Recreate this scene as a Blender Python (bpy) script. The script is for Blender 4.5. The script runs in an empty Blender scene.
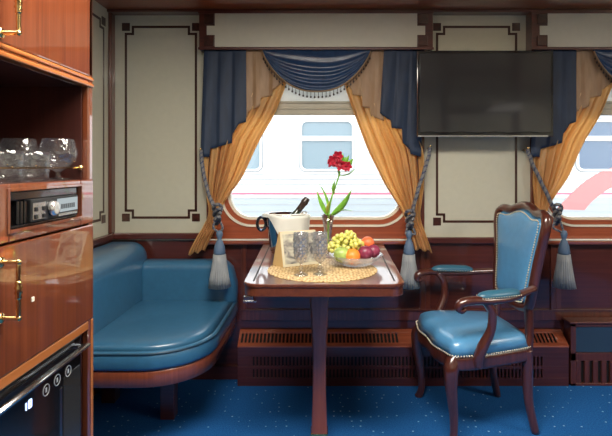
import bpy, bmesh, math, random
from mathutils import Vector, Matrix
random.seed(7)
PI = math.pi
sc = bpy.context.scene
COL = sc.collection

# ---------------------------------------------------------------- camera and place constants (metres)
F = 480.0; CX = 322.0; HY = 167.0; EYE = 1.232
DW = 2.80            # window wall
XL = -1.225          # left wall
XR = 3.10            # right wall
YB = -0.45           # wall behind
CEIL = 2.13
def X(px, d): return (px - CX) / F * d
def Z(py, d): return EYE - (py - HY) / F * d
def P(px, py, d): return Vector((X(px, d), d, Z(py, d)))

cam = bpy.data.cameras.new('camera'); camo = bpy.data.objects.new('camera', cam); COL.objects.link(camo)
camo.location = (0, 0, EYE); camo.rotation_euler = (PI / 2, 0, 0)
cam.sensor_width = 36; cam.lens = F / 612 * 36
cam.shift_x = (306 - CX) / 612; cam.shift_y = -(218 - HY) / 612
cam.clip_start = 0.02; cam.clip_end = 200
sc.camera = camo

# ---------------------------------------------------------------- materials
def mat(name):
    m = bpy.data.materials.new(name); m.use_nodes = True
    nt = m.node_tree; nt.nodes.clear()
    out = nt.nodes.new('ShaderNodeOutputMaterial')
    return m, nt, out
def N(nt, t, **kw):
    n = nt.nodes.new(t)
    for k, v in kw.items():
        if k in n.inputs: n.inputs[k].default_value = v
        else: setattr(n, k, v)
    return n
def coords(nt, scale=(1, 1, 1), kind='Object', rot=(0, 0, 0)):
    tc = N(nt, 'ShaderNodeTexCoord'); mp = N(nt, 'ShaderNodeMapping')
    mp.inputs['Scale'].default_value = scale; mp.inputs['Rotation'].default_value = rot
    nt.links.new(tc.outputs[kind], mp.inputs['Vector']); return mp.outputs['Vector']
def ramp(nt, fac, stops):
    r = N(nt, 'ShaderNodeValToRGB'); e = r.color_ramp.elements
    while len(e) < len(stops): e.new(0.5)
    for i, (p, c) in enumerate(stops):
        e[i].position = p; e[i].color = (c[0], c[1], c[2], 1)
    nt.links.new(fac, r.inputs['Fac']); return r.outputs['Color']
def bump(nt, h, strength=0.2, dist=0.002):
    b = N(nt, 'ShaderNodeBump'); b.inputs['Strength'].default_value = strength; b.inputs['Distance'].default_value = dist
    nt.links.new(h, b.inputs['Height']); return b.outputs['Normal']
def principled(nt, out, col, rough=0.5, metal=0, coat=0, coat_rough=0.04, spec=0.5, sheen=0):
    p = N(nt, 'ShaderNodeBsdfPrincipled')
    if isinstance(col, tuple): p.inputs['Base Color'].default_value = (*col, 1)
    else: nt.links.new(col, p.inputs['Base Color'])
    p.inputs['Roughness'].default_value = rough; p.inputs['Metallic'].default_value = metal
    p.inputs['Coat Weight'].default_value = coat; p.inputs['Coat Roughness'].default_value = coat_rough
    p.inputs['Specular IOR Level'].default_value = spec; p.inputs['Sheen Weight'].default_value = sheen
    nt.links.new(p.outputs[0], out.inputs[0]); return p
def plain(name, col, rough=0.5, metal=0, coat=0, sheen=0, nscale=0, nstr=0.1, spec=0.5, var=0.0):
    m, nt, out = mat(name)
    c = col
    if var:
        nz = N(nt, 'ShaderNodeTexNoise', Scale=30.0, Detail=3.0); nt.links.new(coords(nt), nz.inputs['Vector'])
        c = ramp(nt, nz.outputs['Fac'], [(0.3, tuple(v * (1 - var) for v in col)), (0.7, tuple(min(1, v * (1 + var)) for v in col))])
    p = principled(nt, out, c, rough, metal, coat, coat_rough=0.22 if 'leather' in name else 0.05, spec=spec, sheen=sheen)
    if nscale:
        nz2 = N(nt, 'ShaderNodeTexNoise', Scale=float(nscale), Detail=2.0); nt.links.new(coords(nt), nz2.inputs['Vector'])
        nt.links.new(bump(nt, nz2.outputs['Fac'], nstr), p.inputs['Normal'])
    return m
def wood(name, a, b, axis='z', rough=0.3, coat=1.0, coat_rough=0.03, ior=1.6, burl=False, fine=60):
    m, nt, out = mat(name)
    s = {'x': (1.2, fine, fine), 'y': (fine, 1.2, fine), 'z': (fine, fine, 1.2)}[axis]
    if burl: s = (25, 25, 25)
    v = coords(nt, s)
    nz = N(nt, 'ShaderNodeTexNoise', Scale=1.0, Detail=4.0, Roughness=0.65, Distortion=0.6 if not burl else 2.0)
    nt.links.new(v, nz.inputs['Vector'])
    c = ramp(nt, nz.outputs['Fac'], [(0.25, a), (0.52, tuple((p + q) / 2 for p, q in zip(a, b))), (0.78, b)])
    p = principled(nt, out, c, rough, 0, coat, coat_rough)
    p.inputs['Coat IOR'].default_value = ior
    return m
M = {}
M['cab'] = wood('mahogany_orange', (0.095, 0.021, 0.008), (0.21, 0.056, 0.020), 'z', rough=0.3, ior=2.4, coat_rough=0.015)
M['caby'] = wood('mahogany_edge', (0.30, 0.09, 0.022), (0.50, 0.18, 0.05), 'y', rough=0.3, ior=1.6, fine=40)
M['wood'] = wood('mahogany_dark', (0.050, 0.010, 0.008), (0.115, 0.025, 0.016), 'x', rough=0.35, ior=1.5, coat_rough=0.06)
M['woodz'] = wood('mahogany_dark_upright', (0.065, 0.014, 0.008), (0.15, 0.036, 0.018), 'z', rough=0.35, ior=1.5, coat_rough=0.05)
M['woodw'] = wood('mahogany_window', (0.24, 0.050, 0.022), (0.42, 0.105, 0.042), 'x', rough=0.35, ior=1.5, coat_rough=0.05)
M['sill'] = wood('mahogany_sill', (0.24, 0.050, 0.022), (0.42, 0.105, 0.042), 'x', rough=0.3, ior=2.3, coat_rough=0.08)
M['burl'] = wood('burl_inlay', (0.02, 0.005, 0.004), (0.09, 0.026, 0.016), burl=True)
M['inlay'] = wood('inlay_line', (0.030, 0.008, 0.005), (0.07, 0.020, 0.010), 'z', coat=0.5)
M['chair'] = wood('chair_mahogany', (0.045, 0.011, 0.008), (0.12, 0.030, 0.018), 'z', rough=0.3, ior=1.6, coat_rough=0.08)
M['table'] = wood('table_mahogany', (0.07, 0.018, 0.010), (0.15, 0.042, 0.020), 'y', rough=0.3, ior=1.9, coat_rough=0.05)
M['tleg'] = wood('table_leg_mahogany', (0.15, 0.034, 0.017), (0.27, 0.070, 0.032), 'z', rough=0.35, ior=1.5, coat_rough=0.12)
M['ceil'] = wood('ceiling_lacquer', (0.22, 0.045, 0.015), (0.38, 0.090, 0.030), 'x', rough=0.3, ior=1.5, coat_rough=0.02)
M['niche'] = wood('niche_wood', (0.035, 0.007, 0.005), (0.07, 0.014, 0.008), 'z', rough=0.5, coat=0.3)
M['cream'] = plain('cream_panel', (0.55, 0.53, 0.42), 0.35, coat=0.25, var=0.02)
M['creamp'] = plain('cream_pelmet_panel', (0.56, 0.53, 0.42), 0.45, var=0.02)
M['ivory'] = plain('ivory_window_frame', (0.80, 0.74, 0.60), 0.25, coat=0.5)
M['black'] = plain('black_gloss', (0.008, 0.008, 0.009), 0.12, coat=0.6)
M['blackm'] = plain('black_matte', (0.012, 0.012, 0.013), 0.5)
M['screen'] = plain('screen_glass', (0.030, 0.030, 0.031), 0.07, spec=0.8)
M['steel'] = plain('brushed_steel', (0.62, 0.62, 0.62), 0.22, 1.0)
M['chrome'] = plain('chrome', (0.75, 0.76, 0.78), 0.08, 1.0)
M['darkchrome'] = plain('dark_chrome', (0.10, 0.12, 0.17), 0.15, 1.0)
M['brass'] = plain('polished_brass', (0.83, 0.60, 0.26), 0.16, 1.0)
M['nail'] = plain('brass_nail', (0.85, 0.76, 0.54), 0.35, 0.5)
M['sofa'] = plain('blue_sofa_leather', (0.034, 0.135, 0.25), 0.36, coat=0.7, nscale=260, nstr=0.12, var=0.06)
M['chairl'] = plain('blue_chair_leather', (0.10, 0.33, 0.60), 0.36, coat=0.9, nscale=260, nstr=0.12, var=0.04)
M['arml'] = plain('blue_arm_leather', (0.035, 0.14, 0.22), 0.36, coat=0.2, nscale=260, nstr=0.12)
M['navyp'] = plain('navy_panel_cloth', (0.020, 0.055, 0.11), 0.6, nscale=300)
M['piping'] = plain('dark_blue_piping', (0.012, 0.05, 0.09), 0.4)
M['white'] = plain('white_paint', (0.52, 0.53, 0.53), 0.4)
M['linen'] = plain('white_linen', (0.80, 0.80, 0.74), 0.8, nscale=300, nstr=0.3, sheen=0.2)
M['tgrey'] = plain('train_grey', (0.24, 0.25, 0.26), 0.5)
M['tblue'] = plain('train_pale_blue', (0.25, 0.28, 0.30), 0.5)
M['tred'] = plain('train_red', (0.42, 0.12, 0.12), 0.5)
M['tpink'] = plain('train_stripe', (0.42, 0.10, 0.15), 0.5)
M['tglass'] = plain('train_window_glass', (0.15, 0.20, 0.23), 0.25)
M['tdark'] = plain('train_window_dark', (0.06, 0.09, 0.14), 0.2)
M['ballast'] = plain('ballast', (0.40, 0.39, 0.37), 0.9, var=0.3)
M['blind'] = plain('blind_bar', (0.42, 0.38, 0.29), 0.45, var=0.05)
M['dark'] = plain('dark_slot', (0.006, 0.003, 0.003), 0.7)
M['apple'] = plain('green_apple', (0.34, 0.46, 0.12), 0.3, var=0.25)
M['orange'] = plain('orange_peel', (0.85, 0.24, 0.03), 0.42, nscale=400, nstr=0.3)
M['plum'] = plain('plum_skin', (0.22, 0.03, 0.07), 0.35, var=0.3)
M['peach'] = plain('peach_skin', (0.80, 0.16, 0.05), 0.45, var=0.3)
M['leaf'] = plain('leaf_green', (0.20, 0.48, 0.05), 0.4, var=0.2)
M['bud'] = plain('petal_yellow_green', (0.45, 0.50, 0.08), 0.5)
M['petal'] = plain('petal_crimson', (0.42, 0.012, 0.035), 0.45, var=0.3)
M['foil'] = plain('bottle_foil', (0.035, 0.022, 0.018), 0.35, coat=0.4)
M['bottle'] = plain('bottle_glass', (0.012, 0.022, 0.010), 0.08, coat=1.0)
M['card'] = plain('card_frame', (0.55, 0.50, 0.36), 0.5)
M['cardside'] = plain('card_gold_side', (0.62, 0.42, 0.18), 0.45)
M['bead'] = plain('dark_bobble', (0.05, 0.025, 0.015), 0.5)
M['braid'] = plain('bronze_braid', (0.30, 0.19, 0.10), 0.6, nscale=500, nstr=0.8)
M['knob'] = plain('silver_knob', (0.75, 0.75, 0.74), 0.2, 0.8)

# light emitting display
def emit(name, col, s):
    m, nt, out = mat(name); e = N(nt, 'ShaderNodeEmission'); e.inputs[0].default_value = (*col, 1); e.inputs[1].default_value = s
    nt.links.new(e.outputs[0], out.inputs[0]); return m
M['led'] = emit('blue_white_display', (0.45, 0.6, 1.0), 3.0)
M['lcd'] = emit('pale_lcd', (0.75, 0.85, 0.88), 0.55)
M['lamp'] = emit('fill_panel_glow', (1.0, 0.92, 0.80), 2.0)  # glowing face of the added fill fixtures

# cloth with light passing through
def cloth(name, col, col2, trans, rough=0.4, sheen=0.3, weave=900, tcol=None):
    m, nt, out = mat(name)
    nz = N(nt, 'ShaderNodeTexNoise', Scale=14.0, Detail=3.0); nt.links.new(coords(nt, (3, 3, 0.6)), nz.inputs['Vector'])
    c = ramp(nt, nz.outputs['Fac'], [(0.3, col2), (0.7, col)])
    p = N(nt, 'ShaderNodeBsdfPrincipled'); nt.links.new(c, p.inputs['Base Color'])
    p.inputs['Roughness'].default_value = rough; p.inputs['Sheen Weight'].default_value = sheen
    wv = N(nt, 'ShaderNodeTexNoise', Scale=float(weave), Detail=1.0); nt.links.new(coords(nt), wv.inputs['Vector'])
    nt.links.new(bump(nt, wv.outputs['Fac'], 0.15, 0.001), p.inputs['Normal'])
    tr = N(nt, 'ShaderNodeBsdfTranslucent'); tr.inputs[0].default_value = (*(tcol or col), 1)
    mx = N(nt, 'ShaderNodeMixShader'); mx.inputs[0].default_value = trans
    nt.links.new(p.outputs[0], mx.inputs[1]); nt.links.new(tr.outputs[0], mx.inputs[2])
    nt.links.new(mx.outputs[0], out.inputs[0]); return m
M['gold'] = cloth('gold_silk', (0.80, 0.57, 0.29), (0.66, 0.43, 0.19), 0.60, 0.33, 0.1, tcol=(1.0, 0.72, 0.36))
M['tan'] = cloth('gold_silk_shaded', (0.42, 0.26, 0.14), (0.30, 0.17, 0.085), 0.12, 0.5, tcol=(0.5, 0.25, 0.08))  # same gold silk, with the shade on the tails mixed into a darker colour
M['navy'] = cloth('navy_cloth', (0.018, 0.036, 0.078), (0.011, 0.023, 0.052), 0.02, 0.6, 0)
M['satin'] = cloth('navy_satin', (0.022, 0.055, 0.13), (0.014, 0.038, 0.095), 0.06, 0.24, 0)
M['blindf'] = cloth('white_blind_fabric', (0.85, 0.85, 0.82), (0.82, 0.82, 0.8), 0.55, 0.7)
M['tassel'] = cloth('silver_blue_yarn', (0.42, 0.43, 0.43), (0.26, 0.28, 0.30), 0.1, 0.45, weave=300)
M['ropeg'] = plain('grey_blue_cord', (0.17, 0.165, 0.165), 0.5, sheen=0.1, nscale=500, nstr=0.5)
M['ropen'] = plain('navy_cord', (0.03, 0.04, 0.09), 0.5, sheen=0.3)
M['tblhead'] = plain('blue_tassel_head', (0.10, 0.16, 0.25), 0.5, nscale=400, nstr=0.8)

def pane_mat(name, tint=(1, 1, 1), refl=1.35):
    m, nt, out = mat(name)
    t = N(nt, 'ShaderNodeBsdfTransparent'); t.inputs[0].default_value = (*tint, 1)
    g = N(nt, 'ShaderNodeBsdfGlossy'); g.inputs['Roughness'].default_value = 0.02
    f = N(nt, 'ShaderNodeFresnel'); f.inputs[0].default_value = refl
    mx = N(nt, 'ShaderNodeMixShader'); nt.links.new(f.outputs[0], mx.inputs[0])
    nt.links.new(t.outputs[0], mx.inputs[1]); nt.links.new(g.outputs[0], mx.inputs[2])
    nt.links.new(mx.outputs[0], out.inputs[0]); return m
M['pane'] = pane_mat('window_glass', (0.97, 0.98, 0.98))
def crystal(name, cut=True, mixf=0.35, tint=(1, 1, 1), scale=140, glw=.30, tlw=.14):
    m, nt, out = mat(name)
    t = N(nt, 'ShaderNodeBsdfTransparent'); t.inputs[0].default_value = (0.93 * tint[0], 0.94 * tint[1], 0.95 * tint[2], 1)
    g = N(nt, 'ShaderNodeBsdfGlass'); g.inputs['IOR'].default_value = 1.45; g.inputs['Roughness'].default_value = 0.02
    g.inputs['Color'].default_value = (*tint, 1)
    gl = N(nt, 'ShaderNodeBsdfGlossy'); gl.inputs['Roughness'].default_value = 0.08
    if cut:
        vo = N(nt, 'ShaderNodeTexVoronoi', Scale=float(scale)); nt.links.new(coords(nt, (1, 1, 0.6)), vo.inputs['Vector'])
        nrm = bump(nt, vo.outputs['Distance'], 0.25, 0.003)
        nt.links.new(nrm, g.inputs['Normal']); nt.links.new(nrm, gl.inputs['Normal'])
    mx = N(nt, 'ShaderNodeMixShader'); mx.inputs[0].default_value = mixf
    nt.links.new(t.outputs[0], mx.inputs[1]); nt.links.new(g.outputs[0], mx.inputs[2])
    m2 = N(nt, 'ShaderNodeMixShader'); m2.inputs[0].default_value = glw if cut else 0.15
    nt.links.new(mx.outputs[0], m2.inputs[1]); nt.links.new(gl.outputs[0], m2.inputs[2])
    if cut:
        tl = N(nt, 'ShaderNodeBsdfTranslucent'); tl.inputs[0].default_value = (0.9, 0.92, 0.95, 1); nt.links.new(nrm, tl.inputs['Normal'])
        m3 = N(nt, 'ShaderNodeMixShader'); m3.inputs[0].default_value = tlw
        nt.links.new(m2.outputs[0], m3.inputs[1]); nt.links.new(tl.outputs[0], m3.inputs[2]); m2 = m3
    nt.links.new(m2.outputs[0], out.inputs[0]); return m
M['crystal'] = crystal('cut_crystal', tlw=.22); M['crystalg'] = crystal('bright_cut_crystal', glw=.46, tlw=.18); M['crystald'] = crystal('cut_crystal_dim', glw=.10, tlw=.05); M['glass'] = crystal('clear_glass', False, 0.4)  # crystald: same cut crystal, less glossy and less milky

def grape_mat():
    m, nt, out = mat('grape_skin')
    p = principled(nt, out, (0.62, 0.60, 0.16), 0.25)
    p.inputs['Subsurface Weight'].default_value = 0.4; p.inputs['Subsurface Radius'].default_value = (0.01, 0.012, 0.004)
    p.inputs['Subsurface Scale'].default_value = 0.5
    return m
M['grape'] = grape_mat()

def carpet_mat():
    m, nt, out = mat('blue_carpet')
    nz = N(nt, 'ShaderNodeTexNoise', Scale=160.0, Detail=3.0); nt.links.new(coords(nt), nz.inputs['Vector'])
    c = ramp(nt, nz.outputs['Fac'], [(0.3, (0.008, 0.078, 0.27)), (0.7, (0.020, 0.145, 0.43))])
    vo = N(nt, 'ShaderNodeTexVoronoi', Scale=22.0, Randomness=0.35); nt.links.new(coords(nt, (1, 1, 0)), vo.inputs['Vector'])
    lt = N(nt, 'ShaderNodeMath', operation='LESS_THAN'); lt.inputs[1].default_value = 0.10
    nt.links.new(vo.outputs['Distance'], lt.inputs[0])
    mx = N(nt, 'ShaderNodeMix', data_type='RGBA'); nt.links.new(lt.outputs[0], mx.inputs[0])
    nt.links.new(c, mx.inputs[6]); mx.inputs[7].default_value = (0.30, 0.50, 0.70, 1)
    p = principled(nt, out, mx.outputs[2], 0.9, spec=0.15)
    nt.links.new(bump(nt, nz.outputs['Fac'], 0.5, 0.004), p.inputs['Normal'])
    return m
M['carpet'] = carpet_mat()

def lace_mat():
    m, nt, out = mat('gold_lace')
    vo = N(nt, 'ShaderNodeTexVoronoi', Scale=75.0, Randomness=0.6); nt.links.new(coords(nt), vo.inputs['Vector'])
    c = ramp(nt, vo.outputs['Distance'], [(0.12, (0.16, 0.065, 0.02)), (0.36, (0.50, 0.32, 0.13)), (0.62, (0.68, 0.53, 0.29))])
    p = principled(nt, out, c, 0.6)
    nt.links.new(bump(nt, vo.outputs['Distance'], 0.8, 0.003), p.inputs['Normal'])
    return m
M['lace'] = lace_mat()
def picture_mat():
    m, nt, out = mat('blurred_photo_print')
    nz = N(nt, 'ShaderNodeTexNoise', Scale=17.0, Detail=3.0, Distortion=0.5); nt.links.new(coords(nt, (1, 1, 1.6)), nz.inputs['Vector'])
    c = ramp(nt, nz.outputs['Fac'], [(0.34, (0.05, 0.05, 0.06)), (0.47, (0.30, 0.28, 0.24)), (0.62, (0.52, 0.50, 0.38))])
    principled(nt, out, c, 0.3, coat=0.4); return m
M['picture'] = picture_mat()

# ---------------------------------------------------------------- mesh builder
def catmull(pts, n=6, closed=False):
    pts = [Vector(p) for p in pts]; out = []; L = len(pts)
    rng = range(L) if closed else range(L - 1)
    for i in rng:
        if closed: p0, p1, p2, p3 = pts[(i - 1) % L], pts[i], pts[(i + 1) % L], pts[(i + 2) % L]
        else: p0, p1, p2, p3 = pts[max(i - 1, 0)], pts[i], pts[i + 1], pts[min(i + 2, L - 1)]
        for k in range(n):
            t = k / n
            out.append(0.5 * ((2 * p1) + (-p0 + p2) * t + (2 * p0 - 5 * p1 + 4 * p2 - p3) * t * t + (-p0 + 3 * p1 - 3 * p2 + p3) * t ** 3))
    if not closed: out.append(pts[-1])
    return out
def rrect(x0, x1, y0, y1, r, n=8, corners=(1, 1, 1, 1)):
    """corner order: (x1,y1) (x0,y1) (x0,y0) (x1,y0), counter-clockwise"""
    out = []
    for i, (cx, cy, a) in enumerate(((x1, y1, 0), (x0, y1, 90), (x0, y0, 180), (x1, y0, 270))):
        rr = r * corners[i]
        sx = -1 if cx == x1 else 1; sy = -1 if cy == y1 else 1
        if rr < 1e-6: out.append((cx, cy)); continue
        ox, oy = cx + sx * rr, cy + sy * rr
        for k in range(n + 1):
            t = math.radians(a + 90 * k / n); out.append((ox + rr * math.cos(t), oy + rr * math.sin(t)))
    return out
class MB:
    def __init__(s): s.v = []; s.f = []; s.m = []; s.sm = []
    def add(s, vs, fs, mi=0, smooth=False):
        o = len(s.v); s.v += [Vector(v) for v in vs]
        for f in fs: s.f.append([i + o for i in f]); s.m.append(mi); s.sm.append(smooth)
        return s
    def box(s, x0, x1, y0, y1, z0, z1, mi=0):
        v = [(x, y, z) for x in (x0, x1) for y in (y0, y1) for z in (z0, z1)]
        return s.add(v, [(0, 1, 3, 2), (4, 6, 7, 5), (0, 4, 5, 1), (2, 3, 7, 6), (0, 2, 6, 4), (1, 5, 7, 3)], mi)
    def prism(s, pts, axis, t0, t1, mi=0, smooth=False):
        def mk(a, b, t): return {'z': (a, b, t), 'y': (a, t, b), 'x': (t, a, b)}[axis]
        n = len(pts); v = [mk(a, b, t0) for a, b in pts] + [mk(a, b, t1) for a, b in pts]
        s.add(v, [tuple(range(n))[::-1], tuple(range(n, 2 * n))], mi)
        return s.add(v, [(i, (i + 1) % n, n + (i + 1) % n, n + i) for i in range(n)], mi, smooth)
    def loft(s, rings, mi=0, smooth=True, cap=True, closed=True, loop=False):
        n = len(rings[0]); v = [p for r in rings for p in r]; fs = []
        R = len(rings)
        for j in range(R if loop else R - 1):
            for i in range(n if closed else n - 1):
                a, b = j * n + i, j * n + (i + 1) % n; k = (j + 1) % R
                fs.append((a, b, k * n + (i + 1) % n, k * n + i))
        o = len(s.v); s.add(v, fs, mi, smooth)
        if cap and not loop and closed:
            s.f.append([o + i for i in range(n)][::-1]); s.m.append(mi); s.sm.append(smooth)
            s.f.append([o + (R - 1) * n + i for i in range(n)]); s.m.append(mi); s.sm.append(smooth)
        return s
    def tube(s, pts, r, seg=10, mi=0, closed=False, flat=1.0, smooth=True, ref=(0, 0, 1), rot=0.0):
        pts = [Vector(p) for p in pts]; n = len(pts); rings = []
        rs = r if isinstance(r, (list, tuple)) else [r] * n
        if len(rs) != n:
            rs = [rs[0] + 0 * i if len(rs) == 1 else (lambda q: rs[int(q)] + (rs[min(int(q) + 1, len(rs) - 1)] - rs[int(q)]) * (q - int(q)))(i / (n - 1) * (len(rs) - 1)) for i in range(n)]
        up = Vector(ref); prev = None
        for i, p in enumerate(pts):
            if closed: d = pts[(i + 1) % n] - pts[i - 1]
            else: d = pts[min(i + 1, n - 1)] - pts[max(i - 1, 0)]
            d = d.normalized()
            if prev is None:
                a = up.cross(d)
                if a.length < 1e-3: a = Vector((1, 0, 0)).cross(d)
            else: a = prev - d * prev.dot(d)
            a.normalize(); prev = a; b = d.cross(a)
            rings.append([p + (a * math.cos(rot + 2 * PI * k / seg) + b * flat * math.sin(rot + 2 * PI * k / seg)) * rs[i] for k in range(seg)])
        return s.loft(rings, mi, smooth, cap=True, loop=closed)
    def lathe(s, prof, c=(0, 0, 0), seg=24, mi=0, mtx=None, smooth=True, wob=None):
        rings = []
        for r, z in prof:
            ring = []
            for k in range(seg):
                a = 2 * PI * k / seg; rr = max(r, 1e-5) * (wob(a, z) if wob else 1)
                p = Vector((rr * math.cos(a), rr * math.sin(a), z))
                if mtx: p = mtx @ p
                ring.append(p + Vector(c))
            rings.append(ring)
        return s.loft(rings, mi, smooth, cap=True)
    def ball(s, c, r, seg=14, mi=0, sc=(1, 1, 1), dent=0):
        prof = []
        for k in range(seg // 2 + 1):
            t = -PI / 2 + PI * k / (seg // 2); prof.append((math.cos(t), math.sin(t)))
        rings = []
        for q, z in prof:
            q = max(q, 0.001)
            z2 = z - dent * math.exp(-(q / 0.3) ** 2) * (1 if z > 0 else -0.5)
            rings.append([Vector((c[0] + r * sc[0] * q * math.cos(2 * PI * k / seg), c[1] + r * sc[1] * q * math.sin(2 * PI * k / seg), c[2] + r * sc[2] * z2)) for k in range(seg)])
        return s.loft(rings, mi, True, cap=True)
    def grid(s, fn, nu, nv, mi=0, smooth=True):
        v = [fn(i / nu, j / nv) for j in range(nv + 1) for i in range(nu + 1)]
        return s.add(v, [(j * (nu + 1) + i, j * (nu + 1) + i + 1, (j + 1) * (nu + 1) + i + 1, (j + 1) * (nu + 1) + i) for j in range(nv) for i in range(nu)], mi, smooth)
    def dome(s, outline, z0, h, rings=8, mi=0, power=2.4, fn=None, bottom=True):
        """pillow-shaped top over an outline in (x, y)"""
        cx = sum(p[0] for p in outline) / len(outline); cy = sum(p[1] for p in outline) / len(outline)
        R = []
        for k in range(rings + 1):
            t = k / rings; q = (1 - t) ** 1.0
            z = z0 + h * (1 - q ** power) ** (1 / power) if k else z0
            R.append([Vector((cx + (x - cx) * max(q, 0.002), cy + (y - cy) * max(q, 0.002), z)) for x, y in outline])
        if fn: R = [[fn(p) for p in r] for r in R]
        return s.loft(R, mi, True, cap=True)
    def xf(s, mtx, start=0):
        for i in range(start, len(s.v)): s.v[i] = mtx @ s.v[i]
        return s
    def build(s, name, mats, parent=None, loc=None, bevel=0, solid=0, seg=2, sub=0):
        me = bpy.data.meshes.new(name); off = Vector((0, 0, 0))
        if parent is not None:
            q = parent
            while q: off += Vector(q.location); q = q.parent
        elif loc is not None: off = Vector(loc)
        me.from_pydata([tuple(v - off) for v in s.v], [], s.f)
        if not isinstance(mats, (list, tuple)): mats = [mats]
        for m in mats: me.materials.append(M[m])
        for p, mi, sm in zip(me.polygons, s.m, s.sm): p.material_index = mi; p.use_smooth = sm
        bm = bmesh.new(); bm.from_mesh(me); bmesh.ops.recalc_face_normals(bm, faces=bm.faces); bm.to_mesh(me); bm.free()
        me.update()
        o = bpy.data.objects.new(name, me); COL.objects.link(o)
        if parent is not None: o.parent = parent
        elif loc is not None: o.location = loc
        if bevel:
            b = o.modifiers.new('bevel', 'BEVEL'); b.width = bevel; b.segments = seg if bevel < .01 else 5; b.limit_method = 'ANGLE'; b.angle_limit = 0.7
        if solid:
            b = o.modifiers.new('solid', 'SOLIDIFY'); b.thickness = solid; b.offset = 0
        if sub:
            b = o.modifiers.new('sub', 'SUBSURF'); b.levels = sub; b.render_levels = sub
        return o
def empty(name, loc, label=None, cat=None, group=None, rz=0):
    o = bpy.data.objects.new(name, None); COL.objects.link(o); o.location = loc; o.rotation_euler = (0, 0, rz)
    o.empty_display_size = 0.05
    if label: tag(o, label, cat, group)
    return o
def tag(o, label=None, cat=None, group=None, kind=None):
    if label: o['label'] = label
    if cat: o['category'] = cat
    if group: o['group'] = group
    if kind: o['kind'] = kind
    return o
def struct(o): o['kind'] = 'structure'; return o
def copy_tree(o, dx=Vector((0, 0, 0)), parent=None):
    c = o.copy(); COL.objects.link(c)
    if parent is not None: c.parent = parent
    else: c.location = Vector(o.location) + Vector(dx)
    for ch in [q for q in list(bpy.data.objects) if q.parent is o]: copy_tree(ch, parent=c)
    return c

# ---------------------------------------------------------------- room shell
PX = F / DW                                      # pixels per metre at the window wall
W1 = -0.038; SH = 1.885; W2 = W1 + SH            # window centres
SHW = 0.633                                      # half width of wooden surround
WHW = 0.5426; WZ0 = 0.894; WZ1 = 1.79; WR = 0.17
RAIL = 0.825; RAILA = 0.850
struct(MB().box(XL - .1, XR + .1, YB - .1, DW + .13, -0.06, 0).build('floor', 'carpet'))
struct(MB().box(XL - .1, XR + .1, YB - .1, DW + .13, CEIL, CEIL + .06).build('ceiling', 'ceil'))

def holed(mb, x0, x1, z0, z1, hole, y0, y1, mi=0, mirev=None):
    cx = sum(p[0] for p in hole) / len(hole); cz = sum(p[1] for p in hole) / len(hole)
    angs = [math.atan2(q - cz, p - cx) for p, q in hole]
    ca = [math.atan2(z - cz, x - cx) for x, z in ((x1, z1), (x0, z1), (x0, z0), (x1, z0))]
    hl = len(hole); pts = [(angs[i] % (2 * PI), hole[i]) for i in range(hl)]
    for a in ca:
        a %= 2 * PI
        # point of the hole outline at that angle
        d = Vector((math.cos(a), math.sin(a))); best = None
        for i in range(hl):
            p, q = Vector(hole[i]), Vector(hole[(i + 1) % hl]); e = q - p
            den = d.x * e.y - d.y * e.x
            if abs(den) < 1e-9: continue
            w = p - Vector((cx, cz)); t = (w.x * e.y - w.y * e.x) / den; u = (w.x * d.y - w.y * d.x) / den
            if t > 0 and -1e-6 <= u <= 1 + 1e-6: best = (cx + d.x * t, cz + d.y * t)
        pts.append((a, best))
    pts.sort(key=lambda p: p[0])
    inn = [p[1] for p in pts]; out = []
    for a, _ in pts:
        dx, dz = math.cos(a), math.sin(a); t = 1e9
        if dx > 1e-9: t = min(t, (x1 - cx) / dx)
        if dx < -1e-9: t = min(t, (x0 - cx) / dx)
        if dz > 1e-9: t = min(t, (z1 - cz) / dz)
        if dz < -1e-9: t = min(t, (z0 - cz) / dz)
        out.append((cx + dx * t, cz + dz * t))
    n = len(pts)
    for y in (y0, y1):
        v = [(p[0], y, p[1]) for p in inn] + [(p[0], y, p[1]) for p in out]
        mb.add(v, [(i, (i + 1) % n, n + (i + 1) % n, n + i) for i in range(n)], mi)
    v = [(p[0], y0, p[1]) for p in inn] + [(p[0], y1, p[1]) for p in inn]
    mb.add(v, [(i, (i + 1) % n, n + (i + 1) % n, n + i) for i in range(n)], mi if mirev is None else mirev, True)

wf = MB()
wf.box(XL - .1, XR + .1, DW, DW + .12, 0, RAIL - .02, 1)
segs = [(XL - .1, W1 - SHW, 0), (W1 + SHW, W2 - SHW, 0), (W2 + SHW, XR + .1, 0)]
for a, b, m_ in segs: wf.box(a, b, DW, DW + .12, RAIL - .02, CEIL, m_)
for w in (W1, W2):
    holed(wf, w - SHW, w + SHW, RAIL - .02, CEIL, rrect(w - WHW, w + WHW, WZ0, WZ1, WR, 10), DW, DW + .12, 2)
struct(wf.build('wall_front', ['cream', 'wood', 'woodw']))
ml = MB(); ml.box(XL - .1, XL, YB - .1, DW, RAILA - .02, CEIL, 0); ml.box(XL - .1, XL, YB - .1, DW, 0, RAILA - .02, 1)
struct(ml.build('wall_left', ['cream', 'wood']))
mr = MB(); mr.box(XR, XR + .1, YB - .1, DW, .8, CEIL, 0); mr.box(XR, XR + .1, YB - .1, DW, 0, .8, 1)
struct(mr.build('wall_right', ['cream', 'wood']))
mb_ = MB(); mb_.box(XL - .1, XR + .1, YB - .1, YB, .8, CEIL, 0); mb_.box(XL - .1, XR + .1, YB - .1, YB, 0, .8, 1)
for x in (-.35, .55, 1.45, 2.3): mb_.box(x - .04, x + .04, YB, YB + .02, .8, CEIL, 1)
struct(mb_.build('wall_back', ['cream', 'wood']))

tn = [0]
def trim(mb, mats, bevel=0.002):
    tn[0] += 1; return struct(mb.build('trim_%d' % tn[0], mats, bevel=bevel))
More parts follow.
